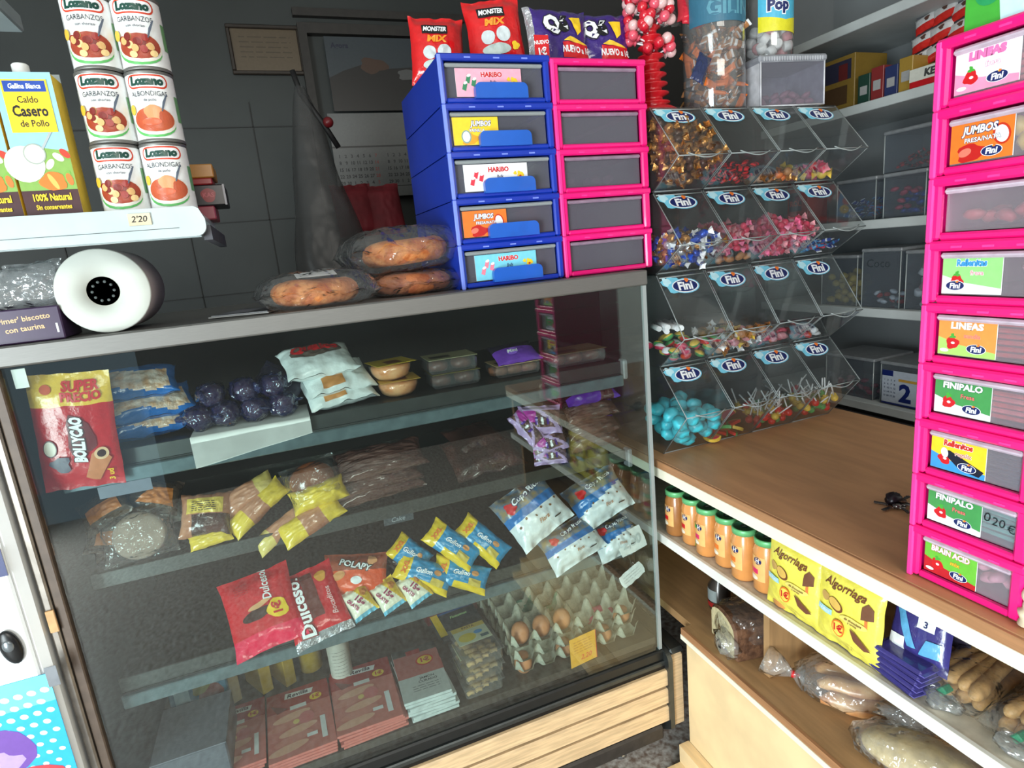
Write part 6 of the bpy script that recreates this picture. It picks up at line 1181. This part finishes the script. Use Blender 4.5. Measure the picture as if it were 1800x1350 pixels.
m = MB(); A = Art(m, plane((-.0005, 0, 0), (0, -1, 0), (0, 0, 1)), maxl=1); A.text('Coco', .06, .15, .04, P(60, 66, 70), bold=-.0); m.build('lettering_label', r)
stub(1.93, 1.39, Z4, .15, .2, .18, 'clear tub of cream twists beside the pink tower, third wall shelf', 'mallow', 40, 'cream marshmallow in the right tub of the third wall shelf', 'cream marshmallows in a wall tub')
stub(1.94, 1.70, Z3, .20, .2, .14, 'clear tub of dull red sweets at the far end of the lowest wall shelf', 'pink_chunk', 14, 'dull pink sweet in the far tub of the lowest wall shelf', 'dull sweets in the lowest tub')
r = stub(1.94, 1.47, Z3, .20, .2, .14, 'clear tub with a date card taped on its front, lowest wall shelf', 'red_brick', 14, 'dull red sweet behind the date card', 'red sweets behind the date card')
cdp = at(1592, 668, 0, 1.93); m = MB(); m.box((1.930, cdp.y - .085, Z3 + .005), (1.9325, cdp.y + .085, Z3 + .125), P(170, 178, 190)); A = Art(m, plane((1.930, cdp.y + .085, Z3 + .005), (0, -1, 0), (0, 0, 1)), maxl=1)
A.rect(0, .10, .04, .12, NAVY); A.rect(.06, .085, .17, .094, P(180, 140, 60)); A.text('2', .085, .042, .085, NAVY, bold=.04); A.rect(0, 0, .17, .006, NAVY)
A.h += A.st
for i in range(4):
    for j in range(5): A.h -= A.st; A.text(str(i + 4 * j + 1), .010 + i * .012, .085 - .014 * j, .009, P(50, 56, 80))
A.rect(.13, .055, .15, .075, P(60, 80, 130)); tag(m.build('date_card'), 'white date card with a big blue 2 on the lowest wall shelf', 'calendar')
m = MB(); m.box((1.58, .70, 0), (1.60, 2.0, .80), surf('dark_gap_fill', (44, 44, 48), .6)); m.box((1.60, .70, .78), (1.895, 2.0, .80), 'dark_gap_fill'); tag(m.build('dark_gap_panel'), 'added dark panel standing in for the dark gap between counter and wall shelving', 'cupboard')  # added dark boards stand in for the shaded gap behind the counter
# ================================================================== ice cream freezer at the left
fr = root('ice_cream_freezer', (-.54, 1.215, 0), 'bright white ice cream freezer at the left edge with a blue poster', 'freezer')
def fpart(name, mb, par=fr): return mb.build(name, par, Matrix.Translation(Vector((.54, -1.215, 0))) if par is fr else Matrix.Identity(4))
FW = surf('freezer_white', (244, 248, 250), .3, 0, .01, 10, coat=.3)
fpart('cabinet', MB().box((-1.25, 1.215, .03), (-.497, 1.80, 1.26), FW, .012))
m = MB(); m.box((-1.24, 1.208, .12), (-.512, 1.2155, 1.235), FW, .004); dr = fpart('door', m)
m = MB(); pm = [at(0, 1200, 1, 1.205), at(70, 1188, 1, 1.205), at(215, 1350, 1, 1.205)]
px1 = pm[1].x + .012; pz1 = pm[1].z
m.box((-1.1, 1.2065, .15), (px1, 1.2078, pz1), P(40, 170, 225)); A = Art(m, plane((-1.1, 1.2065, .15), (1, 0, 0), (0, 0, 1)), maxl=1); PW2, PH2 = px1 + 1.1, pz1 - .15
A.rect(PW2 - .30, PH2 - .055, PW2, PH2, P(110, 215, 240)); rg = random.Random(5); A.h += A.st
for i in range(16):
    for j in range(16):
        A.h -= A.st; s_ = .0075 * (1 - j / 22); A.ell(PW2 - .012 - i * .020 - (j % 2) * .01, PH2 - .03 - j * .021, s_, s_ * .75, P(206, 240, 250), -.5, 10)
A.blob(PW2 - .115, PH2 - .135, .058, P(110, 70, 160), 3, .1, sx=1.1); A.blob(PW2 - .10, PH2 - .155, .026, P(176, 150, 206), 4, .3); A.blob(PW2 - .075, PH2 - .235, .062, P(206, 60, 70), 6, .1, sx=1.1); A.poly([(PW2 - .135, PH2 - .215), (PW2 - .115, PH2 - .195), (PW2 - .10, PH2 - .26)], P(244, 214, 180)); A.blob(PW2 - .045, PH2 - .265, .018, WH, 7, .3)
fpart('poster', m)
m = MB(); m.box((px1 - .004, 1.2055, pz1 - .028), (px1 + .014, 1.2062, pz1 + .012), surf('grey_tape', (126, 130, 136), .5)); fpart('tape', m)
hp = at(18, 1140, 1, 1.20); m = MB(); Mh = FR((hp.x, 1.2075, hp.z), (1, 0, .0), (0, -1, 0)) @ Matrix.Rotation(.12, 4, 'Z')
m.ball((0, 0, .004), (.016, .034, .008), BLACK, 20, 12, M=Mh); m.ball((0, .006, .010), (.009, .012, .004), surf('grey_lock', (130, 136, 140), .3, .6), 14, 8, M=Mh); fpart('lock', m)
m = MB(); tp = at(3, 995, 1, 1.205); m.box((tp.x - .10, 1.2066, tp.z - .02), (tp.x + .004, 1.2076, tp.z + .03), NAVY); fpart('brand_strip', m)
m = MB(); hg = at(103, 1092, 1, 1.23); m.box((X0 - .020, YF - .0165, hg.z - .022), (X0 - .006, YF - .012, hg.z + .022), surf('wood_chip', (206, 160, 110), .6), .001); cpart('post_patch', m)
# dim card clipped under the left end of the upper shelf
a_, b_ = at(176, 878, 1, 1.318), at(264, 838, 1, 1.318)
m = MB(); m.box((a_.x, 1.318, a_.z), (b_.x, 1.3195, b_.z + .012), P(112, 118, 132)); tag(m.build('price_note'), 'blank grey card clipped under the left end of the upper case shelf', 'note')
# ------------------------------------------------------------------ keep goods clear of the case glass and off the boards
bpy.context.view_layer.update()
IN = ('pack', 'pouch', 'bag', 'note', 'muffin', 'pie', 'tray', 'card', 'carton')
def bounds(o):
    lo = Vector((9, 9, 9)); hi = -lo
    for q in [o] + list(o.children_recursive):
        if q.type != 'MESH': continue
        for v in q.data.vertices:
            p = q.matrix_world @ v.co
            for i in range(3): lo[i] = min(lo[i], p[i]); hi[i] = max(hi[i], p[i])
    return lo, hi
for o in list(COL.objects):
    if o.parent or 'category' not in o or not any(k in o.name for k in IN): continue
    l = o.matrix_world.translation
    if not (-.46 < l.x < .83 and 1.255 < l.y < 1.84 and .39 < l.z < 1.37): continue
    lo, hi = bounds(o); d = Vector((0, 0, 0))
    if lo.y < 1.2595: d.y = 1.2595 - lo.y
    if hi.x > .820: d.x = .820 - hi.x
    if lo.x < -.460: d.x = -.460 - lo.x
    for s in (S1, S2, SF):
        if -.03 < lo.z - s < -.0002 and lo.y + d.y > 1.312: d.z = s + .0006 - lo.z
    o.matrix_world = Matrix.Translation(d) @ o.matrix_world
